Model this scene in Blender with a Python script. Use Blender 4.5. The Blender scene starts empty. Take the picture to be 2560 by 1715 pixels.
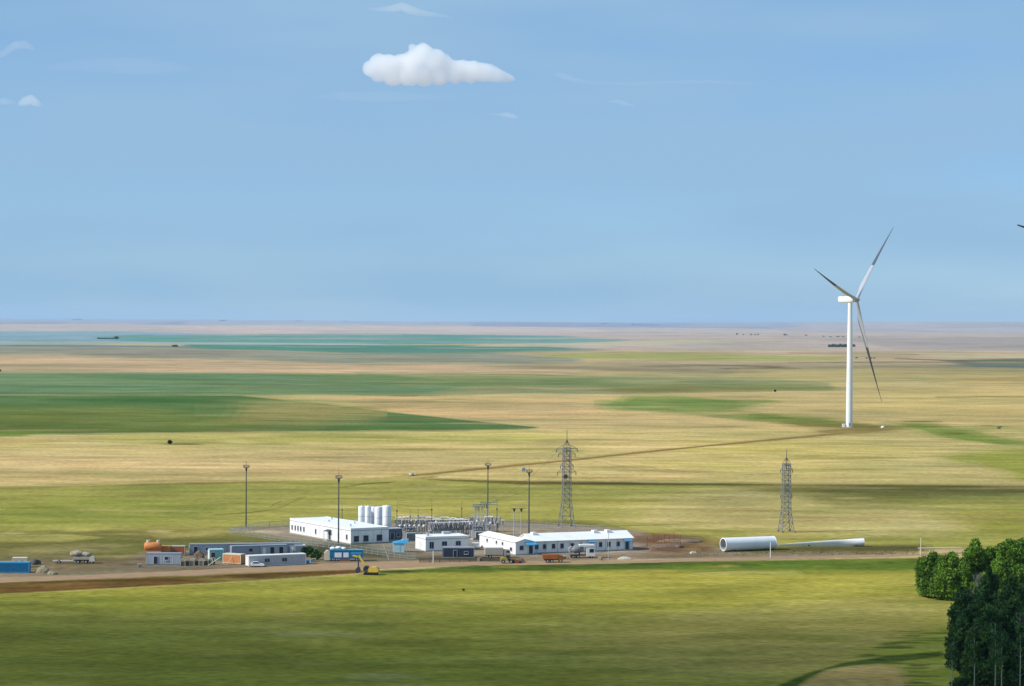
import bpy, math, random
import numpy as np
from math import radians as R, sin, cos, pi
from mathutils import Vector, Matrix

random.seed(7)
sc = bpy.context.scene
# ------------------------------------------------------------------ camera, sky, sun, exposure
FPX, IW, IH = 6000.0, 2560.0, 1715.0
CAMZ = 70.0
cd = bpy.data.cameras.new('camera')
cam = bpy.data.objects.new('camera', cd)
sc.collection.objects.link(cam)
sc.camera = cam
cd.sensor_width = 36
cd.lens = FPX / IW * 36
cd.clip_start = 1
cd.clip_end = 300000
CM = Matrix.Rotation(pi / 2 - math.atan(63.4 / FPX), 4, 'X') @ Matrix.Rotation(math.atan(.0065), 4, 'Z')
cam.matrix_world = Matrix.Translation((0, 0, CAMZ)) @ CM

sc.view_settings.view_transform = 'Standard'
sc.view_settings.look = 'None'
sc.view_settings.exposure = 0.3
sc.view_settings.gamma = 1
sc.cycles.volume_bounces = 20
sc.cycles.max_bounces = 20
sc.cycles.transparent_max_bounces = 32

EL = R(38)
AZ = Vector((-0.955, -0.295)).normalized()
SUN = Vector((AZ.x * cos(EL), AZ.y * cos(EL), sin(EL)))
w = bpy.data.worlds.new('World')
sc.world = w
w.use_nodes = True
nt = w.node_tree
bg = nt.nodes['Background']
sky = nt.nodes.new('ShaderNodeTexSky')
sky.sky_type = 'NISHITA'
sky.sun_disc = False
sky.sun_elevation = EL
sky.sun_rotation = math.atan2(AZ.x, AZ.y)
sky.altitude = 2000
sky.air_density = 1.0
sky.dust_density = 0
sky.ozone_density = 10
# a thin, even high veil of cloud over the clear sky, with long faint streaks
veil = nt.nodes.new('ShaderNodeMix')
veil.data_type = 'RGBA'
veil.inputs[7].default_value = (2.52, 4.16, 5.95, 1)
nt.links.new(sky.outputs[0], veil.inputs[6])
tc = nt.nodes.new('ShaderNodeTexCoord')
mp = nt.nodes.new('ShaderNodeMapping')
mp.inputs['Scale'].default_value = (6, 6, 34)
nz = nt.nodes.new('ShaderNodeTexNoise')
nz.inputs['Scale'].default_value = 1.0
nz.inputs['Detail'].default_value = 3
nz.inputs['Roughness'].default_value = .4
mr = nt.nodes.new('ShaderNodeMapRange')
mr.inputs['From Min'].default_value = .3
mr.inputs['From Max'].default_value = .6
mr.inputs['To Min'].default_value = .5
mr.inputs['To Max'].default_value = .98
nt.links.new(tc.outputs['Generated'], mp.inputs[0])
nt.links.new(mp.outputs[0], nz.inputs['Vector'])
nt.links.new(nz.outputs[0], mr.inputs[0])
nt.links.new(mr.outputs[0], veil.inputs[0])
nt.links.new(veil.outputs[2], bg.inputs[0])
bg.inputs[1].default_value = 0.1

sd = bpy.data.lights.new('sun', 'SUN')
sd.energy = 4.0
sd.angle = R(.5)
sd.color = (1, .955, .88)
so = bpy.data.objects.new('sun', sd)
sc.collection.objects.link(so)
so.rotation_euler = SUN.to_track_quat('Z', 'Y').to_euler()

# ------------------------------------------------------------------ helpers
SIG = 2.3e-5                                   # haze density per metre
KL = np.array([1.25, 1.40, 1.50])              # sunlit flat surface: display-linear / albedo
HZ = np.array([.29, .38, .54])                # colour far things fade to


def lin(c):
    c = np.array(c, float) / 255
    return np.where(c <= .04045, c / 12.92, ((c + .055) / 1.055) ** 2.4)


def horizon(x):
    return 785.7 + .0065 * x


CMI = CM.to_3x3()


def P(x, y, z=0.0):
    """photo pixel (2560 wide) -> point on the plane at height z"""
    d = CMI @ Vector(((x - IW / 2) / FPX, -(y - IH / 2) / FPX, -1))
    t = (z - CAMZ) / d.z
    return Vector((d.x * t, d.y * t, z))


def mppx(x, y):
    return P(x, y).y / FPX                      # metres per photo pixel at that ground point


def C(c):
    return tuple(lin(c))


MATS = {}


def mat(name, rgb, rough=.7, metal=0, var=.18, scale=1.2, dirt=0.0, spec=.25, streak=1.0):
    """procedural material: base colour broken up by two noises, optional grime"""
    if name in MATS:
        return MATS[name]
    m = bpy.data.materials.new(name)
    m.use_nodes = True
    t = m.node_tree
    b = t.nodes['Principled BSDF']
    b.inputs['Roughness'].default_value = rough
    b.inputs['Metallic'].default_value = metal
    b.inputs['Specular IOR Level'].default_value = spec
    co = t.nodes.new('ShaderNodeTexCoord')
    mpn = t.nodes.new('ShaderNodeMapping')
    mpn.inputs['Scale'].default_value = (1, 1, streak)
    n = t.nodes.new('ShaderNodeTexNoise')
    n.inputs['Scale'].default_value = scale
    n.inputs['Detail'].default_value = 6
    n.inputs['Roughness'].default_value = .65
    t.links.new(co.outputs['Object'], mpn.inputs[0])
    t.links.new(mpn.outputs[0], n.inputs['Vector'])
    r = t.nodes.new('ShaderNodeValToRGB')
    k0, k1 = 1 - var, 1 + var
    r.color_ramp.elements[0].position = .3
    r.color_ramp.elements[1].position = .7
    r.color_ramp.elements[0].color = (*[min(1, c * k0) for c in rgb], 1)
    r.color_ramp.elements[1].color = (*[min(1, c * k1) for c in rgb], 1)
    t.links.new(n.outputs[0], r.inputs[0])
    out = r.outputs[0]
    if dirt:
        n2 = t.nodes.new('ShaderNodeTexNoise')
        n2.inputs['Scale'].default_value = scale * .45
        n2.inputs['Detail'].default_value = 8
        n2.inputs['Roughness'].default_value = .75
        t.links.new(co.outputs['Object'], n2.inputs['Vector'])
        q = t.nodes.new('ShaderNodeMapRange')
        q.inputs['From Min'].default_value = .52
        q.inputs['From Max'].default_value = .72
        q.inputs['To Max'].default_value = dirt
        t.links.new(n2.outputs[0], q.inputs[0])
        mx = t.nodes.new('ShaderNodeMix')
        mx.data_type = 'RGBA'
        t.links.new(q.outputs[0], mx.inputs[0])
        t.links.new(out, mx.inputs[6])
        mx.inputs[7].default_value = (.16, .12, .08, 1)
        out = mx.outputs[2]
    t.links.new(out, b.inputs['Base Color'])
    MATS[name] = m
    return m


class MB:
    def __init__(self):
        self.v, self.f, self.s = [], [], []

    def add(self, vs, fs, smooth=False):
        k = len(self.v)
        self.v += [tuple(p) for p in vs]
        self.f += [tuple(i + k for i in q) for q in fs]
        self.s += [smooth] * len(fs)
        return self

    def box(self, x0, x1, y0, y1, z0, z1):
        vs = [(x, y, z) for x in (x0, x1) for y in (y0, y1) for z in (z0, z1)]
        return self.add(vs, [(0, 1, 3, 2), (4, 6, 7, 5), (0, 4, 5, 1), (2, 3, 7, 6), (0, 2, 6, 4), (1, 5, 7, 3)])

    def cbox(self, c, s, rz=0.0, ry=0.0):
        M = Matrix.Translation(c) @ Matrix.Rotation(rz, 4, 'Z') @ Matrix.Rotation(ry, 4, 'Y')
        vs = [M @ Vector((x * s[0] / 2, y * s[1] / 2, z * s[2] / 2)) for x in (-1, 1) for y in (-1, 1) for z in (-1, 1)]
        return self.add(vs, [(0, 1, 3, 2), (4, 6, 7, 5), (0, 4, 5, 1), (2, 3, 7, 6), (0, 2, 6, 4), (1, 5, 7, 3)])

    def cyl(self, a, b, r0, r1=None, n=10, caps=True):
        a, b = Vector(a), Vector(b)
        r1 = r0 if r1 is None else r1
        d = (b - a).normalized()
        u = d.orthogonal().normalized()
        w_ = d.cross(u)
        vs = []
        for c, r in ((a, r0), (b, r1)):
            for i in range(n):
                t = 2 * pi * i / n
                vs.append(c + (u * cos(t) + w_ * sin(t)) * r)
        self.add(vs, [(i, (i + 1) % n, n + (i + 1) % n, n + i) for i in range(n)], True)
        if caps:
            self.add(vs, [tuple(range(n - 1, -1, -1)), tuple(range(n, 2 * n))])
        return self

    def path(self, pts, r, n=6):
        for a, b in zip(pts[:-1], pts[1:]):
            self.cyl(a, b, r, r, n)
        return self

    def lathe(self, prof, n=24, M=None):
        vs, fs = [], []
        for r, z in prof:
            for i in range(n):
                t = 2 * pi * i / n
                p = Vector((r * cos(t), r * sin(t), z))
                vs.append(M @ p if M else p)
        for j in range(len(prof) - 1):
            for i in range(n):
                fs.append((j * n + i, j * n + (i + 1) % n, (j + 1) * n + (i + 1) % n, (j + 1) * n + i))
        return self.add(vs, fs, True)

    def loft(self, rings, closed=True, smooth=True):
        n = len(rings[0])
        vs = [p for r in rings for p in r]
        fs = []
        for j in range(len(rings) - 1):
            for i in range(n):
                fs.append((j * n + i, j * n + (i + 1) % n, (j + 1) * n + (i + 1) % n, (j + 1) * n + i))
        self.add(vs, fs, smooth)
        if closed:
            self.add(vs, [tuple(range(n - 1, -1, -1)), tuple(range((len(rings) - 1) * n, len(rings) * n))])
        return self

    def prism(self, poly, y0, y1):
        """polygon in x-z extruded along y"""
        n = len(poly)
        vs = [(x, y0, z) for x, z in poly] + [(x, y1, z) for x, z in poly]
        fs = [(i, n + i, n + (i + 1) % n, (i + 1) % n) for i in range(n)]
        fs += [tuple(range(n)), tuple(range(2 * n - 1, n - 1, -1))]
        return self.add(vs, fs)

    def blob(self, c, r, seed=0, amp=.2, n=2):
        import bmesh
        bm = bmesh.new()
        bmesh.ops.create_icosphere(bm, subdivisions=n, radius=1)
        rnd = random.Random(seed)
        ph = [rnd.uniform(0, 6) for _ in range(6)]
        for v in bm.verts:
            k = 1 + amp * (sin(v.co.x * 3.1 + ph[0]) * sin(v.co.y * 3.7 + ph[1]) + .6 * sin(v.co.z * 6 + ph[2]) * sin(v.co.x * 7 + ph[3]))
            v.co = Vector((v.co.x * r[0], v.co.y * r[1], v.co.z * r[2])) * k + Vector(c)
        bm.verts.index_update()
        self.add([v.co.copy() for v in bm.verts], [[v.index for v in f.verts] for f in bm.faces], True)
        bm.free()
        return self

    def build(self, name, m, parent=None):
        me = bpy.data.meshes.new(name)
        me.from_pydata(self.v, [], self.f)
        me.polygons.foreach_set('use_smooth', self.s)
        me.materials.append(m)
        me.update()
        o = bpy.data.objects.new(name, me)
        sc.collection.objects.link(o)
        if parent:
            o.parent = parent
        return o


def tag(o, label=None, cat=None, group=None, kind=None):
    if label: o['label'] = label
    if cat: o['category'] = cat
    if group: o['group'] = group
    if kind: o['kind'] = kind
    return o


def thing(name, label, cat, loc, rz=0.0, group=None):
    o = bpy.data.objects.new(name, None)
    sc.collection.objects.link(o)
    o.location = loc
    o.rotation_euler = (0, 0, rz)
    return tag(o, label, cat, group)


def children(o):
    return [c for c in sc.collection.objects if c.parent is o]


def dup(o, loc=None, rz=None, label=None, scale=None, parent=None, kids=None):
    if kids is None:
        kids = {}
        for c in sc.collection.objects:
            if c.parent:
                kids.setdefault(c.parent, []).append(c)
    c = o.copy()
    sc.collection.objects.link(c)
    if parent: c.parent = parent
    if loc is not None: c.location = loc
    if rz is not None: c.rotation_euler = (0, 0, rz)
    if scale is not None: c.scale = scale
    if label: c['label'] = label
    for k in kids.get(o, []):
        dup(k, parent=c, kids=kids)
    return c


# ------------------------------------------------------------------ materials
M_white = mat('white_render', (.79, .78, .755), .6, var=.06, scale=.5, dirt=.2)
M_roofw = mat('white_sheet_roof', (.82, .81, .78), .5, var=.05, scale=.4, dirt=.08)
M_trim = mat('grey_trim', (.22, .23, .25), .6)
M_glass = mat('dark_glass', (.02, .028, .045), .12, var=.3, spec=.5)
M_frame = mat('window_frame', (.45, .48, .54), .5)
M_dark = mat('dark_steel', (.05, .05, .055), .6, var=.3)
M_galv = mat('galvanised_steel', (.20, .21, .22), .6, metal=0, var=.2)
M_lgrey = mat('pale_galvanised_steel', (.42, .43, .44), .55, metal=0, var=.15)
M_pole = mat('pole_steel', (.09, .09, .10), .6, var=.2)
M_gb = mat('grey_blue_paint', (.30, .33, .39), .55, var=.12, dirt=.2)
M_gb2 = mat('pale_grey_blue_paint', (.42, .45, .49), .55, var=.12, dirt=.2)
M_gbr = mat('grey_blue_roof', (.26, .29, .34), .6, var=.15, dirt=.2)
M_orange = mat('orange_paint', (.58, .21, .06), .5, var=.15, dirt=.3)
M_orange2 = mat('tan_orange_paint', (.60, .25, .10), .55, var=.12, dirt=.2)
M_rust = mat('rusty_brown', (.26, .10, .04), .8, var=.25, dirt=.3)
M_cream = mat('cream_paint', (.66, .58, .42), .6, var=.1, dirt=.2)
M_beige = mat('beige_paint', (.44, .39, .32), .6, var=.12, dirt=.3)
M_blue = mat('blue_paint', (.012, .16, .33), .45, var=.15, dirt=.1)
M_teal = mat('teal_paint', (.22, .50, .44), .55, var=.15, dirt=.1)
M_lblue = mat('light_blue_paint', (.42, .66, .74), .5, var=.08)
M_mblue = mat('mid_blue_paint', (.06, .30, .52), .5, var=.08)
M_navy = mat('navy_paint', (.045, .055, .08), .5, var=.2)
M_yellow = mat('machine_yellow', (.62, .42, .06), .45, var=.12, dirt=.2)
M_rubber = mat('black_rubber', (.02, .02, .02), .9)
M_wtower = mat('white_tower_paint', (.78, .79, .80), .45, var=.05, scale=.35, dirt=.12, spec=.3)
M_blade = mat('blade_gelcoat', (.40, .42, .46), .4, var=.04, scale=.2)
M_btip = mat('shaded_blade_tone', (.09, .10, .125), .6, var=.1)  # outer blade colour darkened to stand for the shaded side
M_bark = mat('bark', (.10, .075, .05), .9, var=.3)
M_conc = mat('concrete', (.36, .34, .31), .9, var=.15)
M_insul = mat('insulator_porcelain', (.16, .13, .13), .35, var=.2)
M_green = mat('grey_green_steel', (.15, .22, .21), .6, var=.15)
M_dirt = mat('dirt_heap', (.17, .11, .075), .95, var=.3, scale=2)
M_pale = mat('pale_rubble', (.46, .42, .34), .95, var=.25, scale=2)


def leafmat(name, a, b):
    m = bpy.data.materials.new(name)
    m.use_nodes = True
    t = m.node_tree
    p = t.nodes['Principled BSDF']
    p.inputs['Roughness'].default_value = .7
    p.inputs['Specular IOR Level'].default_value = .15
    g = t.nodes.new('ShaderNodeNewGeometry')
    r = t.nodes.new('ShaderNodeValToRGB')
    r.color_ramp.elements[0].color = (*a, 1)
    r.color_ramp.elements[1].color = (*b, 1)
    oc = t.nodes.new('ShaderNodeTexCoord')
    ln = t.nodes.new('ShaderNodeTexNoise')
    ln.inputs['Scale'].default_value = .45
    ln.inputs['Detail'].default_value = 2
    t.links.new(oc.outputs['Object'], ln.inputs['Vector'])
    mm = t.nodes.new('ShaderNodeMath')
    mm.operation = 'MULTIPLY_ADD'
    mm.inputs[1].default_value = 3.0
    mm.inputs[2].default_value = -1.3
    t.links.new(ln.outputs[0], mm.inputs[0])
    m3 = t.nodes.new('ShaderNodeMath')
    m3.operation = 'MULTIPLY_ADD'
    m3.inputs[1].default_value = .5
    t.links.new(g.outputs['Random Per Island'], m3.inputs[0])
    t.links.new(mm.outputs[0], m3.inputs[2])
    t.links.new(m3.outputs[0], r.inputs[0])
    t.links.new(r.outputs[0], p.inputs['Base Color'])
    tr = t.nodes.new('ShaderNodeBsdfTranslucent')
    t.links.new(r.outputs[0], tr.inputs[0])
    ms = t.nodes.new('ShaderNodeMixShader')
    ms.inputs[0].default_value = .25
    t.links.new(p.outputs[0], ms.inputs[1])
    t.links.new(tr.outputs[0], ms.inputs[2])
    t.links.new(ms.outputs[0], t.nodes['Material Output'].inputs['Surface'])
    return m


M_leaf = leafmat('bright_leaves', (.06, .13, .015), (.19, .33, .035))
M_leafd = leafmat('dark_leaves', (.02, .06, .02), (.09, .18, .04))  # dark green; for the belt trees cloud shade is put into it
M_leaff = leafmat('far_leaves', (.012, .022, .016), (.03, .04, .025))
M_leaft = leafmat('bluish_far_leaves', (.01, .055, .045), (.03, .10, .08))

# ------------------------------------------------------------------ ground
# field boundaries given in the 2341-wide view of the photograph, laid onto the plain
S1 = 2560 / 2341.0
FIELDS = []


def field(col, pts, soft=3.0, warp=1.0, sun=1.0, a=1.0):
    FIELDS.append((col, np.array(pts, float) * S1, soft * S1, warp, a))


def line(col, pts, wd, soft=1.0, a=1.0):
    up = [(x, y - wd / 2) for x, y in pts]
    dn = [(x, y + wd / 2) for x, y in pts][::-1]
    field(col, up + dn, soft, .4, a=a)


def spot(col, x, y, rx, ry, soft=2, a=1.0, n=12):
    field(col, [(x + rx * cos(2 * pi * i / n), y + ry * sin(2 * pi * i / n)) for i in range(n)], soft, 1.2, a=a)


# far plain
field((156, 169, 194), [(-300, 690), (2700, 690), (2700, 752), (-300, 745)], 1)
field((186, 180, 184), [(-300, 737), (330, 739), (800, 741), (1100, 743), (1500, 750), (2700, 752), (2700, 800), (-300, 770)], 1.2)
field((150, 160, 186), [(-300, 735), (150, 736), (130, 741), (-300, 742)], 1)
field((150, 158, 184), [(300, 739), (420, 737), (430, 742), (310, 742)], 1)
field((148, 160, 188), [(1080, 738), (1500, 742), (1960, 745), (1760, 752), (1300, 750), (1080, 744)], 1)
field((196, 186, 186), [(380, 745), (1200, 747), (1400, 760), (600, 762), (380, 758)], 2)
field((172, 172, 184), [(1760, 748), (1940, 738), (2700, 742), (2700, 764), (1800, 762)], 2)
field((188, 175, 168), [(1250, 765), (2700, 765), (2700, 815), (1250, 812)], 3)
field((165, 160, 160), [(1750, 772), (2700, 770), (2700, 782), (1900, 780)], 2, a=.8)
field((146, 148, 152), [(1960, 782), (2700, 778), (2700, 798), (2050, 795)], 2, a=.6)
# teal crops
field((140, 172, 188), [(-300, 757), (260, 757), (560, 765), (500, 784), (-300, 784)], 1.5)
field((112, 160, 156), [(300, 766), (620, 764), (1000, 765), (1280, 769), (1440, 778), (1330, 783), (900, 788), (400, 786), (200, 772)], 1.5)
field((96, 146, 134), [(420, 787), (900, 789), (1180, 789), (1500, 803), (1100, 810), (760, 806), (430, 798)], 1.2)
field((160, 182, 178), [(-300, 779), (260, 781), (820, 785), (900, 789), (300, 788), (-300, 790)], 1, a=.9)
field((122, 140, 140), [(-300, 790), (120, 789), (440, 793), (440, 798), (-300, 797)], 1)
field((190, 184, 160), [(1050, 791), (1240, 785), (1560, 776), (1700, 782), (1400, 790), (1200, 792)], 1)
field((150, 154, 138), [(-300, 797), (400, 797), (760, 807), (1300, 807), (1350, 840), (700, 838), (-300, 812)], 2)
field((142, 134, 122), [(40, 803), (420, 802), (640, 812), (300, 815)], 3, a=.6)
field((196, 172, 138), [(-300, 812), (150, 814), (560, 822), (800, 832), (1340, 832), (1340, 856), (900, 852), (-300, 851)], 2)
field((188, 170, 142), [(1120, 806), (1420, 796), (2700, 806), (2700, 835), (1560, 834)], 3)
field((160, 150, 122), [(1040, 836), (1400, 828), (2700, 838), (2700, 852), (1500, 851)], 3)
field((165, 168, 102), [(1180, 812), (1420, 805), (1620, 808), (1960, 818), (1900, 824), (1640, 824), (1400, 820), (1280, 816)], 2.5)
line((118, 104, 86), [(1560, 834), (1700, 836), (1790, 839), (1750, 842), (1650, 843)], 2)
line((150, 135, 115), [(1800, 806), (2000, 808), (2100, 810)], 2)
field((112, 122, 112), [(2150, 824), (2341, 819), (2700, 819), (2700, 843), (2341, 842), (2230, 840)], 1.5)
field((195, 186, 150), [(2100, 811), (2700, 808), (2700, 817), (2150, 818)], 1.2)
line((95, 85, 70), [(2050, 819), (2110, 822), (2220, 826)], 1.5)
line((130, 120, 95), [(1800, 829), (2000, 829), (2341, 827)], 2)
line((110, 100, 70), [(1000, 857), (1240, 858), (1420, 863), (1620, 871), (1800, 870)], 2.2)
# middle distance
field((186, 172, 118), [(1700, 845), (2700, 843), (2700, 900), (1700, 898)], 4)
field((146, 152, 108), [(800, 852), (1300, 858), (1700, 866), (1880, 875), (1890, 895), (1400, 902), (800, 904)], 3)
field((112, 142, 104), [(-300, 850), (500, 853), (900, 858), (1100, 880), (960, 903), (500, 903), (-300, 904)], 2.5)
field((128, 150, 108), [(-300, 860), (200, 862), (400, 872), (100, 876), (-300, 872)], 4, a=.6)
field((122, 144, 92), [(700, 858), (1400, 864), (1500, 880), (1000, 884), (700, 876)], 5, a=.7)
field((138, 138, 84), [(1250, 888), (1600, 880), (1880, 882), (1900, 890), (1500, 898)], 3)
field((202, 180, 122), [(540, 904), (950, 903), (1300, 903), (1900, 893), (2700, 880), (2700, 990), (1240, 984), (1200, 960), (850, 938)], 1.5)
field((196, 168, 120), [(800, 912), (1350, 915), (1400, 955), (1100, 960), (850, 935)], 6, a=.6)
field((92, 124, 74), [(-300, 904), (560, 905), (700, 918), (850, 936), (1050, 957), (1245, 977), (1200, 985), (600, 988), (-300, 996)], 1.2)
field((110, 126, 66), [(-300, 935), (350, 930), (600, 965), (500, 988), (-300, 1000)], 6)
field((150, 146, 90), [(500, 925), (640, 915), (850, 937), (800, 960), (640, 972), (480, 960)], 9)
field((190, 180, 116), [(560, 905), (700, 907), (860, 930), (760, 925), (640, 913)], 2, a=.8)
field((120, 150, 60), [(-300, 992), (150, 993), (120, 1004), (-300, 1010)], 3)
field((134, 152, 84), [(1390, 928), (1430, 906), (1540, 904), (1700, 920), (1780, 918), (1690, 934), (1650, 940), (1560, 944), (1420, 938)], 3)
field((134, 148, 78), [(1560, 944), (1700, 946), (1860, 946), (1780, 953), (1920, 962), (1900, 972), (1700, 962)], 3, a=.85)
field((120, 118, 66), [(1750, 962), (2000, 970), (2080, 976), (1960, 984), (1820, 976)], 3, a=.9)
field((206, 186, 118), [(1960, 895), (2700, 890), (2700, 940), (1960, 945)], 6, a=.7)
line((98, 88, 50), [(2140, 908), (2250, 907), (2700, 908)], 2)
line((120, 108, 70), [(1440, 896), (1620, 896), (1770, 895)], 1.5)
line((110, 96, 60), [(890, 904), (955, 905)], 2)
# the wide dry field
field((205, 186, 120), [(-300, 1004), (150, 996), (600, 988), (1250, 981), (2000, 978), (2700, 985), (2700, 1106), (1300, 1100), (940, 1092), (500, 1108), (-300, 1118)], 2)
field((198, 188, 108), [(200, 996), (900, 986), (1300, 990), (1250, 1012), (500, 1018), (250, 1010)], 5)
field((208, 182, 128), [(-300, 1030), (900, 1035), (1100, 1060), (600, 1090), (-300, 1100)], 8, a=.7)
field((182, 174, 94), [(1600, 1010), (2000, 1000), (2150, 1020), (1950, 1050), (1650, 1040)], 8, a=.6)
field((190, 180, 104), [(1500, 1060), (2100, 1050), (2200, 1085), (1700, 1095)], 8, a=.5)
field((138, 150, 76), [(2040, 968), (2120, 966), (2240, 990), (2330, 1012), (2700, 1015), (2700, 1022), (2280, 1018), (2150, 998)], 3)
field((164, 166, 76), [(2130, 1045), (2280, 1026), (2700, 1022), (2700, 1108), (2300, 1096), (2320, 1080)], 4)
field((128, 112, 62), [(1840, 984), (1940, 976), (2080, 980), (1960, 994), (1880, 992)], 3, a=.8)
line((142, 120, 68), [(760, 1104), (935, 1088), (1110, 1070), (1300, 1052), (1480, 1032), (1650, 1016), (1800, 1002), (1935, 990)], 5, 1.5, .85)
line((124, 108, 58), [(-300, 1122), (200, 1113), (420, 1105), (640, 1102), (850, 1099), (1000, 1090)], 4, 1.5, .9)
# pale green meadow behind the compound
field((166, 163, 82), [(-300, 1120), (400, 1107), (940, 1093), (1300, 1102), (2700, 1112), (2700, 1250), (-300, 1260)], 1.5)
field((148, 154, 70), [(-300, 1140), (300, 1136), (560, 1160), (380, 1196), (-300, 1205)], 8)
field((170, 165, 84), [(600, 1125), (900, 1110), (1250, 1130), (1250, 1160), (700, 1180), (500, 1200)], 8, a=.6)
field((192, 176, 114), [(1480, 1140), (1680, 1120), (1850, 1130), (2000, 1150), (2250, 1190), (2341, 1215), (2000, 1225), (1600, 1205), (1400, 1200)], 10, a=.75)
field((122, 124, 62), [(1860, 1130), (2000, 1140), (1980, 1162), (1880, 1150)], 5, a=.4)
field((160, 160, 70), [(2150, 1170), (2700, 1150), (2700, 1230), (2200, 1220)], 5)
field((196, 184, 116), [(1900, 1190), (2120, 1180), (2230, 1210), (2100, 1222), (1850, 1215)], 6, a=.8)
field((104, 100, 54), [(900, 1094), (1100, 1097), (1300, 1101), (1800, 1107), (2700, 1113), (2700, 1118), (1800, 1112), (1400, 1108), (1200, 1108), (1000, 1098)], 1.5)
field((130, 126, 74), [(1500, 1110), (2341, 1116), (2700, 1116), (2700, 1128), (1900, 1124)], 4, a=.6)  # browned band: the cloud shadow put into the field colour
line((98, 96, 40), [(780, 1114), (830, 1106), (900, 1102)], 2, 1)
line((110, 108, 46), [(480, 1177), (560, 1172), (625, 1164), (650, 1152), (670, 1142), (690, 1136)], 2, 1)
line((110, 108, 46), [(618, 1166), (628, 1155), (650, 1145)], 1.6, 1)
# rough grass strip just behind the compound
field((122, 120, 66), [(-300, 1225), (150, 1212), (400, 1208), (560, 1206), (720, 1196), (1100, 1188), (1370, 1194), (1440, 1214), (1620, 1225), (1640, 1250), (-300, 1280)], 4)
field((176, 168, 92), [(-300, 1224), (150, 1220), (236, 1228), (150, 1238), (-300, 1240)], 2, a=.8)
field((170, 164, 92), [(360, 1222), (520, 1208), (560, 1212), (480, 1224), (380, 1232)], 3, a=.7)
field((162, 152, 100), [(40, 1252), (180, 1244), (330, 1246), (200, 1262), (60, 1264)], 4, a=.8)
field((108, 112, 60), [(230, 1236), (520, 1228), (520, 1250), (330, 1256)], 4, a=.6)
# compound: gravel and bare soil
field((146, 138, 120), [(528, 1206), (640, 1202), (720, 1196), (1100, 1190), (1390, 1204), (1480, 1216), (1500, 1262), (700, 1276), (690, 1236)], 2)
field((148, 132, 112), [(-300, 1300), (150, 1290), (280, 1282), (340, 1262), (700, 1250), (1480, 1250), (1560, 1246), (1640, 1252), (1700, 1262), (2060, 1262), (2060, 1272), (1200, 1284), (700, 1300), (-300, 1328)], 2)
field((122, 114, 78), [(-300, 1270), (120, 1270), (330, 1276), (240, 1304), (-300, 1312)], 4)
field((150, 130, 104), [(60, 1284), (340, 1280), (300, 1298), (60, 1306)], 4, a=.7)
field((116, 92, 70), [(1470, 1222), (1560, 1220), (1640, 1238), (1650, 1262), (1540, 1268), (1440, 1262)], 4)
field((150, 126, 80), [(1560, 1258), (1600, 1244), (1650, 1228), (1640, 1242), (1590, 1262)], 2, a=.6)
field((104, 100, 62), [(1650, 1250), (2100, 1244), (2100, 1262), (1680, 1266)], 4)
field((86, 88, 66), [(700, 1244), (800, 1240), (960, 1262), (880, 1276), (700, 1268)], 3, a=.8)
field((166, 157, 146), [(860, 1246), (900, 1262), (1060, 1268), (1290, 1262), (1450, 1262), (1500, 1244), (1300, 1236), (1000, 1226), (880, 1234)], 3, a=.75)
field((104, 96, 84), [(900, 1272), (1150, 1276), (1140, 1286), (960, 1284)], 2, a=.7)
field((172, 158, 140), [(1180, 1262), (1420, 1258), (1520, 1262), (1400, 1268), (1200, 1272)], 2, a=.6)
# soil bank below the road and verge
field((106, 78, 42), [(-300, 1330), (0, 1330), (400, 1320), (700, 1306), (830, 1302), (836, 1310), (600, 1328), (330, 1342), (0, 1358), (-300, 1368)], 2)
field((128, 96, 54), [(-300, 1332), (200, 1330), (240, 1342), (-300, 1356)], 4, a=.6)
field((84, 106, 34), [(850, 1308), (960, 1302), (1110, 1292), (1500, 1286), (2100, 1276), (2200, 1276), (2200, 1310), (1500, 1305), (1150, 1312), (900, 1318)], 2)
# fields in front
field((152, 152, 60), [(-300, 1362), (0, 1358), (330, 1343), (600, 1329), (860, 1312), (1200, 1306), (1600, 1303), (2700, 1302), (2700, 1800), (-300, 1800)], 3)
field((96, 120, 42), [(1560, 1284), (2100, 1278), (2110, 1306), (1800, 1318), (1560, 1306)], 5, a=.6)
field((164, 162, 66), [(900, 1330), (1700, 1318), (2100, 1330), (2100, 1350), (1500, 1390), (900, 1380)], 14, a=.6)
field((172, 164, 92), [(1700, 1390), (2000, 1362), (2160, 1372), (2160, 1412), (1500, 1425), (1450, 1404)], 8, a=.6)
line((190, 182, 120), [(1590, 1312), (1700, 1308), (1830, 1310)], 3, 2, .7)
line((188, 182, 118), [(1900, 1394), (2000, 1394), (2140, 1396)], 3, 2, .6)
field((124, 136, 50), [(-300, 1368), (300, 1360), (700, 1375), (500, 1400), (-300, 1410)], 10, a=.6)
field((120, 130, 62), [(-300, 1400), (300, 1395), (900, 1420), (600, 1470), (-300, 1480)], 16, a=.4)
field((182, 178, 120), [(590, 1446), (700, 1440), (900, 1450), (840, 1458), (640, 1454)], 3, a=.35)
field((180, 178, 130), [(760, 1545), (850, 1538), (980, 1546), (880, 1556), (770, 1552)], 3, a=.35)
field((176, 160, 88), [(1350, 1430), (2100, 1400), (2160, 1460), (1900, 1540), (1500, 1560), (1250, 1500)], 20, a=.6)
field((148, 160, 56), [(1960, 1490), (2160, 1425), (2700, 1400), (2700, 1800), (2060, 1800), (2090, 1570), (2060, 1525)], 8)
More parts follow.
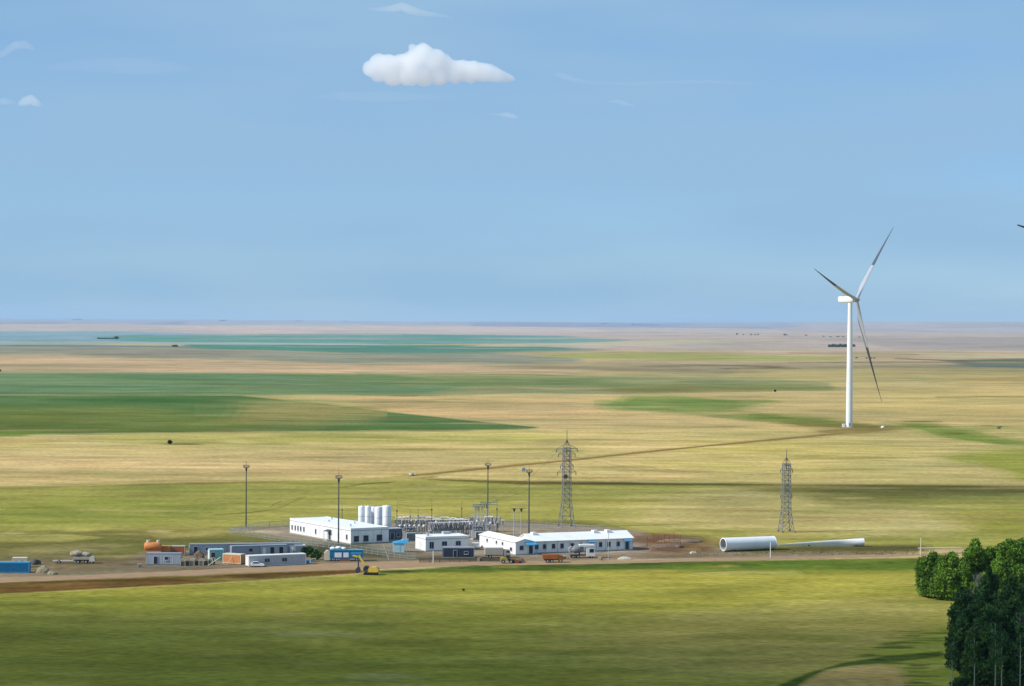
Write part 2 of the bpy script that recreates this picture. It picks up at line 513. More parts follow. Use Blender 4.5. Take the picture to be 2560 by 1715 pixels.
# ragged green and grey patches
for c, x, y, rx, ry, a in (((118, 150, 74), 1440, 922, 46, 11, .9), ((104, 150, 66), 1425, 926, 30, 8, .8), ((150, 166, 96), 1500, 922, 30, 7, .7), ((126, 150, 80), 1600, 920, 110, 6, .9),
                           ((120, 142, 70), 1700, 917, 80, 3, .8), ((128, 146, 72), 1650, 937, 60, 5, .8), ((112, 132, 60), 1730, 947, 40, 3, .9), ((140, 150, 84), 1560, 940, 80, 4, .6),
                           ((122, 142, 66), 1820, 957, 110, 4, .8), ((112, 132, 58), 1760, 955, 50, 2.5, .9), ((124, 128, 62), 1880, 966, 90, 4, .8), ((104, 108, 52), 1950, 971, 40, 3, .7),
                           ((112, 136, 56), 2090, 972, 46, 6, .9), ((96, 112, 46), 2110, 963, 50, 1.6, .9), ((128, 148, 66), 2180, 984, 60, 6, .8), ((120, 144, 60), 2250, 1000, 60, 5, .8),
                           ((116, 146, 60), 2310, 1010, 60, 5, .8), ((96, 104, 44), 2180, 990, 30, 1.5, .8), ((150, 160, 84), 2260, 978, 90, 8, .5),
                           ((140, 128, 106), 1480, 846, 130, 4, .7), ((120, 112, 92), 1520, 838, 60, 2, .7), ((146, 136, 112), 1640, 850, 140, 3, .6), ((118, 106, 84), 1760, 841, 50, 3, .8),
                           ((136, 146, 106), 1560, 858, 140, 5, .6), ((124, 142, 96), 1700, 878, 150, 6, .6), ((110, 124, 80), 1620, 872, 80, 2, .7), ((116, 134, 88), 1850, 890, 120, 5, .5),
                           ((120, 116, 76), 1500, 893, 120, 3, .6), ((160, 172, 100), 1330, 813, 70, 4, .8), ((174, 178, 110), 1760, 818, 120, 4, .7),
                           ((132, 122, 90), 2100, 828, 250, 2, .5), ((110, 122, 116), 2250, 836, 120, 3, .8), ((150, 140, 104), 2200, 850, 200, 5, .5), ((206, 174, 112), 2280, 870, 120, 10, .6),
                           ((142, 140, 88), 2080, 892, 120, 4, .5), ((208, 188, 120), 2200, 915, 180, 8, .6), ((192, 172, 108), 2250, 945, 120, 10, .5),
                           ((186, 176, 90), 1720, 1028, 150, 14, .5), ((176, 172, 84), 1650, 1062, 150, 12, .4), ((206, 190, 130), 1990, 1004, 110, 10, .6), ((196, 186, 128), 2080, 1065, 130, 14, .5),
                           ((158, 150, 82), 760, 999, 200, 4, .5), ((170, 168, 84), 650, 1004, 170, 5, .6), ((214, 196, 128), 300, 1034, 330, 6, .6), ((186, 158, 104), 700, 1078, 240, 7, .5),
                           ((190, 166, 108), 200, 1090, 260, 8, .5), ((140, 130, 66), 470, 1104, 160, 3, .6), ((96, 132, 84), 330, 868, 260, 5, .5), ((124, 148, 110), 120, 872, 130, 4, .6),
                           ((134, 154, 116), 700, 872, 200, 4, .5), ((128, 138, 96), 640, 885, 200, 4, .5), ((76, 118, 66), 380, 916, 260, 7, .7), ((120, 132, 68), 230, 955, 200, 12, .5),
                           ((166, 156, 96), 660, 938, 120, 4, .7), ((142, 132, 78), 650, 950, 130, 5, .7), ((168, 160, 98), 720, 958, 130, 3, .7), ((110, 112, 56), 620, 976, 150, 4, .7),
                           ((150, 140, 78), 560, 962, 90, 4, .6), ((128, 122, 66), 870, 930, 90, 3, .5), ((186, 178, 114), 640, 920, 120, 3, .6),
                           ((104, 100, 58), 2100, 1122, 260, 9, .8), ((96, 98, 52), 2020, 1140, 140, 10, .5), ((112, 106, 60), 1860, 1120, 160, 5, .6), ((86, 84, 44), 1360, 1103, 120, 4, .8),  # brown ones at the right are cloud shadow painted on the field
                           ((200, 186, 130), 1640, 1130, 110, 12, .5), ((206, 196, 130), 2130, 1200, 90, 7, .6), ((196, 178, 116), 1950, 1180, 200, 14, .5),
                           ((128, 124, 64), 1780, 1168, 120, 2, .5), ((120, 118, 62), 1600, 1213, 100, 3, .6), ((120, 120, 62), 2020, 1232, 240, 3, .5)):
    spot(c, x, y, rx, ry, max(1.2, ry * .8), a)
for k in range(5):
    spot((92, 86, 50), 400 + k * 14, 1014 + k * .2, 26, 1.1, .8, .6)
for k in range(260):
    r_ = random.Random(k + 300)
    x, y = r_.uniform(-50, 2390), r_.uniform(985, 1225)
    spot(r_.choice([(142, 132, 70), (216, 200, 136), (150, 150, 74), (206, 186, 116), (176, 150, 98), (180, 176, 90)]), x, y, r_.uniform(20, 170), r_.uniform(.7, 4.0), 1.6, r_.uniform(.2, .6), 8)
for k in range(200):
    r_ = random.Random(k + 700)
    x, y = r_.uniform(-50, 2390), r_.uniform(800, 985)
    c = r_.choice([(140, 136, 92), (206, 186, 140), (156, 152, 110)]) if x > 900 or y < 850 else r_.choice([(90, 126, 72), (130, 146, 92), (108, 140, 100)])
    spot(c, x, y, r_.uniform(30, 230), r_.uniform(.5, 2.6), 1.2, r_.uniform(.2, .5), 8)
for k in range(60):
    r_ = random.Random(k + 900)
    x, y = r_.uniform(-50, 2390), r_.uniform(742, 800)
    spot(r_.choice([(160, 160, 170), (196, 188, 186), (140, 150, 160), (176, 170, 172)]), x, y, r_.uniform(60, 300), r_.uniform(.4, 1.4), .8, r_.uniform(.2, .5), 8)
for k in range(220):
    r_ = random.Random(k + 1100)
    x, y = r_.uniform(-50, 2250), r_.uniform(1318, 1600)
    spot(r_.choice([(112, 122, 44), (176, 172, 90), (122, 128, 52), (132, 142, 62), (160, 150, 80), (104, 118, 52)]), x, y, r_.uniform(20, 200), r_.uniform(1.2, 7), 3, r_.uniform(.15, .5), 8)
for k in range(40):
    r_ = random.Random(k + 1500)
    x = r_.uniform(880, 2130)
    y = np.interp(x, [860, 1110, 1500, 2100], [1307, 1298, 1292, 1282]) + r_.uniform(-4, 14)
    spot(r_.choice([(64, 84, 26), (74, 104, 30), (120, 132, 50), (150, 150, 66), (56, 72, 24)]), x, y, r_.uniform(10, 70), r_.uniform(1, 4), 2, r_.uniform(.4, .8), 8)
for k in range(120):
    r_ = random.Random(k + 1700)
    x, y = r_.uniform(0, 2080), r_.uniform(1232, 1300)
    y = max(y, 1250) if x < 500 else y
    spot(r_.choice([(104, 88, 66), (160, 140, 112), (118, 110, 78), (92, 82, 60), (140, 122, 96), (112, 112, 66)]), x, min(y, np.interp(x, [0, 700, 1100, 2080], [1312, 1288, 1278, 1266])), r_.uniform(8, 60), r_.uniform(.8, 3.5), 1.5, r_.uniform(.3, .6), 8)
for k in range(34):
    r_ = random.Random(k + 1900)
    x = r_.uniform(0, 760)
    y = np.interp(x, [0, 400, 760], [1344, 1328, 1308]) + r_.uniform(-10, 10)
    spot(r_.choice([(86, 62, 32), (124, 92, 52), (112, 102, 50), (84, 70, 36)]), x, y, r_.uniform(10, 90), r_.uniform(1, 3.5), 2, r_.uniform(.4, .7), 8)
# curved dark swath round the pale hollow, bottom right
field((88, 104, 44), [(1640, 1640), (1740, 1585), (1850, 1538), (1935, 1514), (2040, 1498), (2160, 1488), (2160, 1500), (2060, 1512), (1985, 1518), (1905, 1528), (1850, 1556), (1790, 1600), (1740, 1640)], 1.2, .4)
field((190, 164, 96), [(1760, 1660), (1800, 1590), (1850, 1553), (1895, 1530), (1960, 1520), (2030, 1520), (2062, 1532), (2076, 1560), (2085, 1660)], 1.2, .4)
for k in range(30):  # dark green stripes: tree shadows painted into the field colour
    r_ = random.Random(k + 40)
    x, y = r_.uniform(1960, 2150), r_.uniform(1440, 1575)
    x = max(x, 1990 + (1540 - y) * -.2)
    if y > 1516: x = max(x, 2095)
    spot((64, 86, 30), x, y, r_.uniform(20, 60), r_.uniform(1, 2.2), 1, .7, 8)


def vnoise(x, y, seed):
    """cheap smooth value noise on arrays"""
    rs = np.random.RandomState(seed)
    T = rs.rand(256, 256)
    xi, yi = np.floor(x).astype(int), np.floor(y).astype(int)
    fx, fy = x - xi, y - yi
    fx, fy = fx * fx * (3 - 2 * fx), fy * fy * (3 - 2 * fy)
    a = T[xi % 256, yi % 256]; b = T[(xi + 1) % 256, yi % 256]
    c = T[xi % 256, (yi + 1) % 256]; d = T[(xi + 1) % 256, (yi + 1) % 256]
    return (a * (1 - fx) + b * fx) * (1 - fy) + (c * (1 - fx) + d * fx) * fy - .5


def inside(px, py, poly):
    r = np.zeros(px.shape, bool)
    n = len(poly)
    for i in range(n):
        x1, y1 = poly[i]
        x2, y2 = poly[(i + 1) % n]
        if y1 == y2:
            continue
        c = ((y1 > py) != (y2 > py)) & (px < (x2 - x1) * (py - y1) / (y2 - y1) + x1)
        r ^= c
    return r


def make_ground():
    FAR = 40000.0
    dy = np.concatenate([np.linspace(420000 / FAR, 300, 380), np.linspace(301, 940, 470)])
    Y = (420000 / dy)[::-1]
    Y = np.concatenate([[-2500, -1200, -500, 0, 200, 330, 400], Y])
    t = np.concatenate([[-1.15, -.8, -.5, -.35, -.28], np.linspace(-.235, .235, 1000), [.28, .35, .5, .8, 1.15]])
    TT, YY = np.meshgrid(t, Y)
    spread = np.maximum(YY, 440.0)
    XX = TT * spread
    # view-plane position of each plain point, to look up the field it lies in
    inv = np.array(CMI.transposed())
    pts = np.stack([XX.ravel(), YY.ravel(), np.full(XX.size, -CAMZ)])
    q = inv @ pts
    zz = np.where(q[2] > -1, -1, q[2])
    px = q[0] / -zz * FPX + IW / 2
    py = -q[1] / -zz * FPX + IH / 2
    # low relief
    xr, yr = XX.ravel(), YY.ravel()
    Z = vnoise(xr / 900 + 50, yr / 900 + 50, 3) * 6 * np.clip((yr - 2600) / 3000, 0, 1)
    Z += vnoise(xr / 5200 + 9, yr / 5200 + 40, 5) * 34 * np.clip((yr - 9000) / 12000, 0, 1)
    Z += 50 * np.exp(-((xr - 6400) / 3300) ** 2 - ((yr - 31000) / 4200) ** 2)
    behind = yr < 300
    px = np.where(behind, 300, px)
    py = np.where(behind, 1700, py)
    wx = vnoise(xr / 60 + 7, yr / 60 + 3, 11) * 30 + vnoise(xr / 14, yr / 14, 12) * 8
    wy = vnoise(xr / 160 + 90, yr / 160 + 31, 13) * 6 + vnoise(xr / 45 + 60, yr / 45 + 61, 14) * 4
    k = np.clip((py - 800) / 400, .12, 1)
    col = np.tile(lin((196, 178, 120)) / KL, (xr.size, 1))
    rs = np.random.RandomState(4)
    for c, poly, soft, warp, a in FIELDS:
        x0, y0 = poly.min(0) - 40
        x1, y1 = poly.max(0) + 40
        idx = np.nonzero((px > x0) & (px < x1) & (py > y0) & (py < y1))[0]
        if not len(idx):
            continue
        yc = np.clip(poly[:, 1].mean(), 800, 1700)
        D = 420000 / max(yc - horizon(poly[:, 0].mean()), 10.5)
        T = math.exp(-SIG * D)
        alb = np.clip((lin(c) - HZ * (1 - T)) / (T * KL), .012, .75)
        acc = np.zeros(len(idx))
        NJ = 7 if soft > 2 else 5
        for j in range(NJ):
            o = (j + .5) / NJ * 2 - 1
            o2 = rs.uniform(-1, 1)
            acc += inside(px[idx] + wx[idx] * warp * .5 * k[idx] + o2 * soft * 10,
                          py[idx] + wy[idx] * warp * .6 * k[idx] + o * soft * 1.15, poly)
        acc = (acc / NJ * a)[:, None]
        col[idx] = col[idx] * (1 - acc) + alb * acc
    lum = col.mean(1, keepdims=True)
    col = (col * .93 + lum * .07) * np.array([1.0, .975, .98])
    nr, nc = TT.shape
    co = np.stack([xr, yr, Z], 1).astype(np.float32)
    i = np.arange(nr - 1)[:, None] * nc + np.arange(nc - 1)[None]
    quads = np.stack([i, i + 1, i + nc + 1, i + nc], -1).reshape(-1, 4).astype(np.int32)
    me = bpy.data.meshes.new('ground')
    me.vertices.add(len(co))
    me.vertices.foreach_set('co', co.ravel())
    me.loops.add(quads.size)
    me.loops.foreach_set('vertex_index', quads.ravel())
    me.polygons.add(len(quads))
    me.polygons.foreach_set('loop_start', np.arange(0, quads.size, 4, dtype=np.int32))
    me.polygons.foreach_set('loop_total', np.full(len(quads), 4, np.int32))
    me.update(calc_edges=True)
    at = me.color_attributes.new('field_colour', 'FLOAT_COLOR', 'POINT')
    at.data.foreach_set('color', np.concatenate([col, np.ones((len(col), 1))], 1).astype(np.float32).ravel())
    m = bpy.data.materials.new('fields')
    m.use_nodes = True
    t = m.node_tree
    b = t.nodes['Principled BSDF']
    b.inputs['Roughness'].default_value = 1
    b.inputs['Specular IOR Level'].default_value = 0
    va = t.nodes.new('ShaderNodeVertexColor')
    va.layer_name = 'field_colour'
    cc = t.nodes.new('ShaderNodeTexCoord')
    cur = va.outputs[0]
    for sc_, st, amt, det, hue in ((.0022, 1, .16, 3, .02), (.012, .5, .20, 4, .03), (.07, .45, .22, 4, .0), (.5, .7, .25, 3, .0)):
        mpn = t.nodes.new('ShaderNodeMapping')
        mpn.inputs['Scale'].default_value = (sc_ * st, sc_, sc_)
        n = t.nodes.new('ShaderNodeTexNoise')
        n.inputs['Scale'].default_value = 1
        n.inputs['Detail'].default_value = det
        n.inputs['Roughness'].default_value = .55
        t.links.new(cc.outputs['Object'], mpn.inputs[0])
        t.links.new(mpn.outputs[0], n.inputs['Vector'])
        q_ = t.nodes.new('ShaderNodeValToRGB')
        q_.color_ramp.elements[0].position = .3
        q_.color_ramp.elements[1].position = .7
        g0, g1 = 1 - amt, 1 + amt
        q_.color_ramp.elements[0].color = (g0 * (1 - hue * 3), g0 * (1 + hue), g0 * (1 - hue), 1)
        q_.color_ramp.elements[1].color = (g1 * (1 + hue), g1, g1 * (1 + hue), 1)
        t.links.new(n.outputs[0], q_.inputs[0])
        mx = t.nodes.new('ShaderNodeMix')
        mx.data_type = 'RGBA'
        mx.blend_type = 'MULTIPLY'
        mx.inputs[0].default_value = 1
        t.links.new(cur, mx.inputs[6])
        t.links.new(q_.outputs[0], mx.inputs[7])
        cur = mx.outputs[2]
    t.links.new(cur, b.inputs['Base Color'])
    me.materials.append(m)
    o = bpy.data.objects.new('ground', me)
    sc.collection.objects.link(o)
    tag(o, kind='structure')


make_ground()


def strip(name, top, bot, m, z=.03):
    """a sheet between two lines of photo points"""
    mb = MB()
    a = [P(x, y, z) for x, y in top]
    b = [P(x, y, z) for x, y in bot]
    n = len(a)
    mb.add(a + b, [(i, n + i, n + i + 1, i + 1) for i in range(n - 1)])
    return tag(mb.build(name, m), kind='structure')


def interp(pts, xs):
    px = [p[0] for p in pts]
    return np.interp(xs, px, [p[1] for p in pts])


M_road = mat('gravel_road', tuple(lin((172, 150, 122)) / KL), 1, var=.14, scale=.25, spec=0)
M_spur = mat('pale_soil', tuple(lin((168, 146, 118)) / KL), 1, var=.16, scale=.25, spec=0)
xs = np.linspace(-160, 2720, 97)
rt = interp([(-160, 1450), (0, 1444), (190, 1440), (420, 1428), (640, 1418), (800, 1410), (950, 1404), (1080, 1400), (1250, 1404), (1400, 1403), (1500, 1402), (1700, 1398), (1900, 1394), (2160, 1387), (2300, 1384), (2720, 1370)], xs)
rb = interp([(-160, 1462), (0, 1457), (190, 1449), (420, 1440), (640, 1431), (800, 1425), (950, 1422), (1080, 1416), (1250, 1413), (1400, 1411), (1500, 1410), (1700, 1405), (1900, 1400), (2160, 1393), (2300, 1389), (2720, 1375)], xs)
wob = np.array([random.uniform(-.9, .9) for _ in xs])
strip('road', list(zip(xs, rt + wob)), list(zip(xs, rb + wob[::-1])), M_road)
# dirt path of the wind turbine
tp = [(1020, 1190), (1212, 1172), (1420, 1151), (1620, 1129), (1800, 1112), (1960, 1097), (2110, 1082)]
M_track = mat('track_soil', tuple(lin((146, 124, 74)) / KL), 1, var=.2, scale=.2, spec=0)
xs2 = np.linspace(1020, 2110, 40)
ty = interp(tp, xs2)
strip('path', list(zip(xs2, ty - 1.6 + np.array([random.uniform(-.5, .5) for _ in xs2]))), list(zip(xs2, ty + 1.4 + np.array([random.uniform(-.5, .5) for _ in xs2]))), M_track)

# ------------------------------------------------------------------ buildings
def opening(par, side, L, Wd, pos, z, w_, h, kind='window', m=None, mull=True):
    """a window or door on the front (y=0, pos along x) or the left side (x=0, pos along y)"""
    fr = MB()
    b = .09
    for a0, a1, z0, z1 in ((-w_ / 2 - b, w_ / 2 + b, -b, 0), (-w_ / 2 - b, w_ / 2 + b, h, h + b),
                           (-w_ / 2 - b, -w_ / 2, 0, h), (w_ / 2, w_ / 2 + b, 0, h)) + (((-.04, .04, .002, h - .002),) if mull and kind == 'window' and w_ > 1.2 else ()):
        fr.box(a0, a1, -.10, -.002, z0, z1)
    if kind == 'window':
        fr.box(-w_ / 2 - .15, w_ / 2 + .15, -.2, -.103, -b - .06, -b)
    f = fr.build(kind, M_frame, par)
    pn = MB().box(-w_ / 2 + .002, w_ / 2 - .002, -.05, .02, .004, h - .004).build('pane' if kind == 'window' else 'door_leaf', m or M_glass, f)
    if side == 'front':
        f.location = (pos, 0, z)
    else:
        f.location = (0, pos, z)
        f.rotation_euler = (0, 0, -pi / 2)
    return f


def shell(par, x0, x1, y0, y1, H, wm, roof='flat', rise=.4, rm=None, over=.25, name='wall', axis='x'):
    wall = MB().box(x0, x1, y0, y1, 0, H)
    if roof == 'gable':
        if axis == 'x':
            ym = (y0 + y1) / 2
            wall.add([(x0, y0, H), (x0, y1, H), (x0, ym, H + rise * .98), (x1, y0, H), (x1, y1, H), (x1, ym, H + rise * .98)],
                     [(0, 1, 2), (3, 5, 4)])
        else:
            xm = (x0 + x1) / 2
            wall.add([(x0, y0, H), (x1, y0, H), (xm, y0, H + rise * .98), (x0, y1, H), (x1, y1, H), (xm, y1, H + rise * .98)],
                     [(0, 2, 1), (3, 4, 5)])
    wo = wall.build(name, wm, par)
    r = MB()
    o = over
    if roof == 'flat':
        ym = (y0 + y1) / 2
        poly = [(y0 + .3, H + .02), (y1 - .3, H + .02), (y1 - .3, H + .1), (ym, H + .1 + rise), (y0 + .3, H + .1)]
        vs = [(x0 + .3, y, z) for y, z in poly] + [(x1 - .3, y, z) for y, z in poly]
        n = 5
        r.add(vs, [(i, (i + 1) % n, n + (i + 1) % n, n + i) for i in range(n)] + [tuple(range(n - 1, -1, -1)), tuple(range(n, 2 * n))])
        pp = MB()
        pp.box(x0 - .06, x1 + .06, y0 - .06, y0 + .28, H - .02, H + .22)
        pp.box(x0 - .06, x1 + .06, y1 - .28, y1 + .06, H - .02, H + .22)
        pp.box(x0 - .06, x0 + .28, y0 + .282, y1 - .282, H - .02, H + .215)
        pp.box(x1 - .28, x1 + .06, y0 + .282, y1 - .282, H - .02, H + .215)
        pp.build('parapet', rm or M_roofw, par)
        b = MB()
        b.box(x0 - .05, x1 + .05, y0 - .05, y0 - .01, H - .62, H - .5)
        b.box(x0 - .05, x0 - .01, y0 - .008, y1, H - .62, H - .5)
        b.build('cornice_band', M_trim, par)
    else:
        if axis == 'x':
            ym = (y0 + y1) / 2
            for s, ya in ((1, y0 - o), (-1, y1 + o)):
                k = rise / (ym - y0)
                za = H - k * o
                vs = [(x0 - o, ya, za), (x1 + o, ya, za), (x1 + o, ym, H + rise), (x0 - o, ym, H + rise)]
                vs += [(a, b_, c + .12) for a, b_, c in vs]
                r.add(vs, [(0, 3, 2, 1), (4, 5, 6, 7), (0, 1, 5, 4), (1, 2, 6, 5), (2, 3, 7, 6), (3, 0, 4, 7)])
        else:
            xm = (x0 + x1) / 2
            for xa in (x0 - o, x1 + o):
                k = rise / (xm - x0)
                za = H - k * o
                vs = [(xa, y0 - o, za), (xm, y0 - o, H + rise), (xm, y1 + o, H + rise), (xa, y1 + o, za)]
                vs += [(a, b_, c + .12) for a, b_, c in vs]
                r.add(vs, [(0, 3, 2, 1), (4, 5, 6, 7), (0, 1, 5, 4), (1, 2, 6, 5), (2, 3, 7, 6), (3, 0, 4, 7)])
    ro = r.build('roof', rm or M_roofw, par)
    # plinth
    MB().box(x0 - .07, x1 + .07, y0 - .07, y1 + .07, -.1, .3).build('plinth', M_conc, par)
    return ro


# long white flat roofed hall on the left
TH = R(31)
h1 = thing('flat_roof_hall', 'long white flat roofed hall with three black openings in its end, beside the silos', 'building', P(877, 1361), TH)
L1, W1, H1 = 13.2, 43.0, 4.7
shell(h1, 0, L1, 0, W1, H1, M_white, 'flat', .35)
for p_, w_, h_ in ((1.9, 1.7, 1.75), (5.2, 1.75, 1.8), (9.9, 1.9, 1.85)):
    opening(h1, 'front', L1, W1, p_, .75, w_, h_, mull=False)
for p_ in (2.6, 8.3, 24.2, 32.6, 34.9, 36.9, 38.9, 41.2):
    opening(h1, 'side', L1, W1, p_, 1.35, .85, 1.45)
for k in range(1, 14):
    MB().box(-.03, -.004, k * 3.05 + .3, k * 3.05 + .36, .32, H1 - .64).build('panel_joint', M_lgrey, h1)
for k in range(1, 5):
    MB().box(k * 2.64 - .02, k * 2.64 + .03, -.03, -.004, .32, H1 - .64).build('panel_joint', M_lgrey, h1)
d_ = opening(h1, 'side', L1, W1, 14.4, .3, 1.5, 2.3, 'door', M_navy)
cn = MB()
cn.prism([(-1.5, 2.9), (0, 3.3), (0, 3.45), (-1.5, 3.05)], 13.2, 15.8)
cn.cyl((-1.4, 13.4, .1), (-1.4, 13.4, 2.95), .07)
cn.cyl((-1.4, 15.6, .1), (-1.4, 15.6, 2.95), .07)
cn.build('canopy', M_navy, h1)
MB().box(-1.6, -.075, 13.0, 16.0, -.02, .3).build('doorstep', M_conc, h1)
for q in ((3, 6), (8.5, 14), (4, 23), (9, 31)):
    MB().cyl((q[0], q[1], H1), (q[0], q[1], H1 + .8), .2).cyl((q[0], q[1], H1 + .8), (q[0], q[1], H1 + .95), .34).build('roof_vent', M_lgrey, h1)
MB().cyl((9.9, -.12, 2.75), (10.5, -.5, 3.5), .04).cyl((10.5, -.5, 3.5), (10.5, -.02, 4.0), .04).build('bracket', M_trim, h1)

# tall white silos behind it
def silo(x, y, dia, top, label):
    p = P(x, y)
    s = 1 / mppx(x, y)
    h = (y - top) / s
    r = dia / 2 / s
    t = thing('silo', label, 'silo', p, 0, 'white silos behind the flat roofed hall')
    MB().lathe([(r, .9), (r, h - .12), (r * .97, h - .02), (0, h)], 28).build('tank', M_wtower, t)
    MB().lathe([(r * .94, 0), (r * .94, .9), (r * .1, .9)], 20).build('skirt', M_lgrey, t)
    ld = MB()
    for sx in (-.2, .2):
        ld.cyl((sx, -r - .15, 0), (sx, -r - .15, h - .3 * r), .03, n=5)
    for k in range(int(h / .5)):
        ld.cyl((-.2, -r - .15, .3 + k * .5), (.2, -r - .15, .3 + k * .5), .02, n=4)
    ld.build('ladder', M_lgrey, t)
    b = MB()
    for z in (h * .33, h * .62):
        b.lathe([(r + .01, z), (r + .05, z + .02), (r + .05, z + .12), (r + .01, z + .14)], 28)
    b.build('hoop', M_lgrey, t)
    MB().lathe([(.25, h), (.25, h + .15), (.35, h + .2), (0, h + .3)], 14).build('roof_vent', M_white, t)
    return t


for x, y, d, tp_, lb in ((904, 1333, 17, 1265, 'narrow white silo at the left end of the row'),
                         (920, 1335, 16, 1265, 'narrow white silo, second from the left end of the row'),
                         (934, 1332, 15, 1267, 'narrow white silo in the middle of the row'),
                         (946, 1340, 20, 1267, 'wide white silo between the narrow ones and the rightmost one'),
                         (967, 1336, 22, 1264, 'wide white silo at the right end of the row'),
                         (912, 1327, 17, 1265, 'white silo standing behind the two leftmost ones'),
                         (928, 1327, 17, 1266, 'white silo standing behind the middle of the row'),
                         (957, 1328, 19, 1266, 'white silo standing behind the two wide ones')):
    silo(x, y, d, tp_, lb)

# control building
h2 = thing('control_building', 'small grey and white flat roofed building with three dark windows, behind the navy container', 'building', P(1064, 1379), R(22))
shell(h2, 0, 13.8, 0, 9, 4.2, M_white, 'flat', .3)
opening(h2, 'front', 0, 0, 1.9, .9, 1.3, 1.9)
opening(h2, 'front', 0, 0, 6.0, 1.6, 1.5, 1.25)
opening(h2, 'front', 0, 0, 10.4, 1.6, 1.5, 1.25)
opening(h2, 'side', 0, 0, 4.5, .3, .9, 2.1, 'door', M_white)
MB().cyl((1.5, 2.5, 4.3), (1.5, 2.5, 5.4), .4).build('roof_vent', M_lgrey, h2)
MB().box(7.5, 9.8, 5, 6.6, 4.42, 5.3).build('ventilation_unit', M_lgrey, h2)

# office building: deep wing with porch and long hall
TO = R(24)
h3 = thing('office_building', 'long low white building with pitched roof, row of windows and deep left wing', 'building', P(1289, 1388), TO)
shell(h3, 0, 6.0, 0, 27, 3.8, M_white, 'gable', .9, M_roofw, .3, 'wing_wall', 'y')
# the long hall stands to the right of the wing, its front set back
Lh, Dh = 33.5, 9.5
o3 = MB()
hall = thing('hall_wing', None, None, (0, 0, 0))
hall.parent = h3
hall.location = (6.15, 2.4, 0)
def sub(par, *a, **k):
    return shell(par, *a, **k)
sc.collection.objects.unlink(hall)
bpy.data.objects.remove(hall)
X0, Y0 = 6.12, 2.2
shell(h3, X0, X0 + Lh, Y0, Y0 + Dh, 3.75, M_white, 'gable', 1.75, M_roofw, .45, 'hall_wall')
for p_ in (1.7, 4.3, 7.2, 10.0, 13.4, 16.2, 22.8, 25.6, 28.7):
    f = opening(h3, 'front', 0, 0, X0 + p_, 1.35, 1.05, 1.35)
    f.location.y = Y0
for p_ in (19.6, 31.6):
    f = opening(h3, 'front', 0, 0, X0 + p_, .3, 1.3, 2.25, 'door', M_navy)
    f.location.y = Y0
    c_ = MB()
    c_.add([(X0 + p_ - 1.3, Y0, 3.5), (X0 + p_ + 1.3, Y0, 3.5), (X0 + p_ + 1.3, Y0 - 1.5, 2.95), (X0 + p_ - 1.3, Y0 - 1.5, 2.95),
            (X0 + p_ - 1.3, Y0, 3.6), (X0 + p_ + 1.3, Y0, 3.6), (X0 + p_ + 1.3, Y0 - 1.5, 3.05), (X0 + p_ - 1.3, Y0 - 1.5, 3.05)],
           [(0, 3, 2, 1), (4, 5, 6, 7), (0, 1, 5, 4), (1, 2, 6, 5), (2, 3, 7, 6), (3, 0, 4, 7)])
    c_.cyl((X0 + p_ - 1.2, Y0 - 1.4, 0), (X0 + p_ - 1.2, Y0 - 1.4, 3.0), .06).cyl((X0 + p_ + 1.2, Y0 - 1.4, 0), (X0 + p_ + 1.2, Y0 - 1.4, 3.0), .06)
    c_.build('canopy', M_mblue, h3)
for p_ in (2.0, 22.2, 26.6):
    MB().box(X0 + p_, X0 + p_ + 1.3, Y0 + 3.4, Y0 + 5.2, 4.9, 6.0).build('roof_vent', M_roofw, h3)
# wing front and side
opening(h3, 'front', 0, 0, 4.9, .3, 1.2, 2.3, 'door', M_navy)
opening(h3, 'front', 0, 0, 1.9, 1.5, 1.2, 1.2, m=M_navy)
opening(h3, 'side', 0, 0, 3.2, 1.0, 1.6, 1.0)
for p_ in (9.5, 14, 21):
    opening(h3, 'side', 0, 0, p_, 2.2, 1.0, .8)
aw = MB()
aw.add([(2.9, 0, 3.7), (6.3, 0, 3.7), (6.3, -1.9, 3.0), (2.9, -1.9, 3.0), (2.9, 0, 3.8), (6.3, 0, 3.8), (6.3, -1.9, 3.1), (2.9, -1.9, 3.1)],
       [(0, 3, 2, 1), (4, 5, 6, 7), (0, 1, 5, 4), (1, 2, 6, 5), (2, 3, 7, 6), (3, 0, 4, 7)])
aw.cyl((3.1, -1.7, 0), (3.1, -1.7, 3.05), .07).cyl((6.1, -1.7, 0), (6.1, -1.7, 3.05), .07)
aw.build('awning', M_mblue, h3)
for k in range(9):
    MB().cyl((X0 + .5 + k * 4, Y0 - .08, .2), (X0 + .5 + k * 4, Y0 - .08, 3.6), .05, n=6).build('downpipe', M_lgrey, h3)

# blue switch room and light blue kiosk between hall and control building
k1 = thing('switch_room', 'dark blue-grey equipment room just right of the flat roofed hall', 'building', P(971, 1352), R(24))
shell(k1, 0, 4.6, 0, 5, 3.6, mat('slate_blue_paint', (.07, .11, .15), .5, var=.2), 'flat', .15, M_lgrey)
opening(k1, 'front', 0, 0, 1.3, .2, 1.2, 2.2, 'door', M_navy)
opening(k1, 'front', 0, 0, 3.3, 1.2, 1.0, 1.1)
k2 = thing('kiosk', 'light blue kiosk with a brighter blue sloping roof beside the fence', 'kiosk', P(983, 1381), R(4))
MB().box(0, 3.3, 0, 2.8, .1, 2.7).build('wall', M_lblue, k2)
MB().add([(-.2, -.2, 2.7), (4.1, -.2, 2.7), (4.1, 3, 2.7), (-.2, 3, 2.7), (-.1, .2, 3.0), (4.6, .6, 3.9), (4.6, 2.6, 3.9), (-.1, 2.8, 3.0)],
         [(0, 3, 2, 1), (4, 5, 6, 7), (0, 1, 5, 4), (1, 2, 6, 5), (2, 3, 7, 6), (3, 0, 4, 7)]).build('roof', M_mblue, k2)
MB().box(3.8, 3.92, .1, .22, 0, 2.7).build('roof_post', M_lgrey, k2)
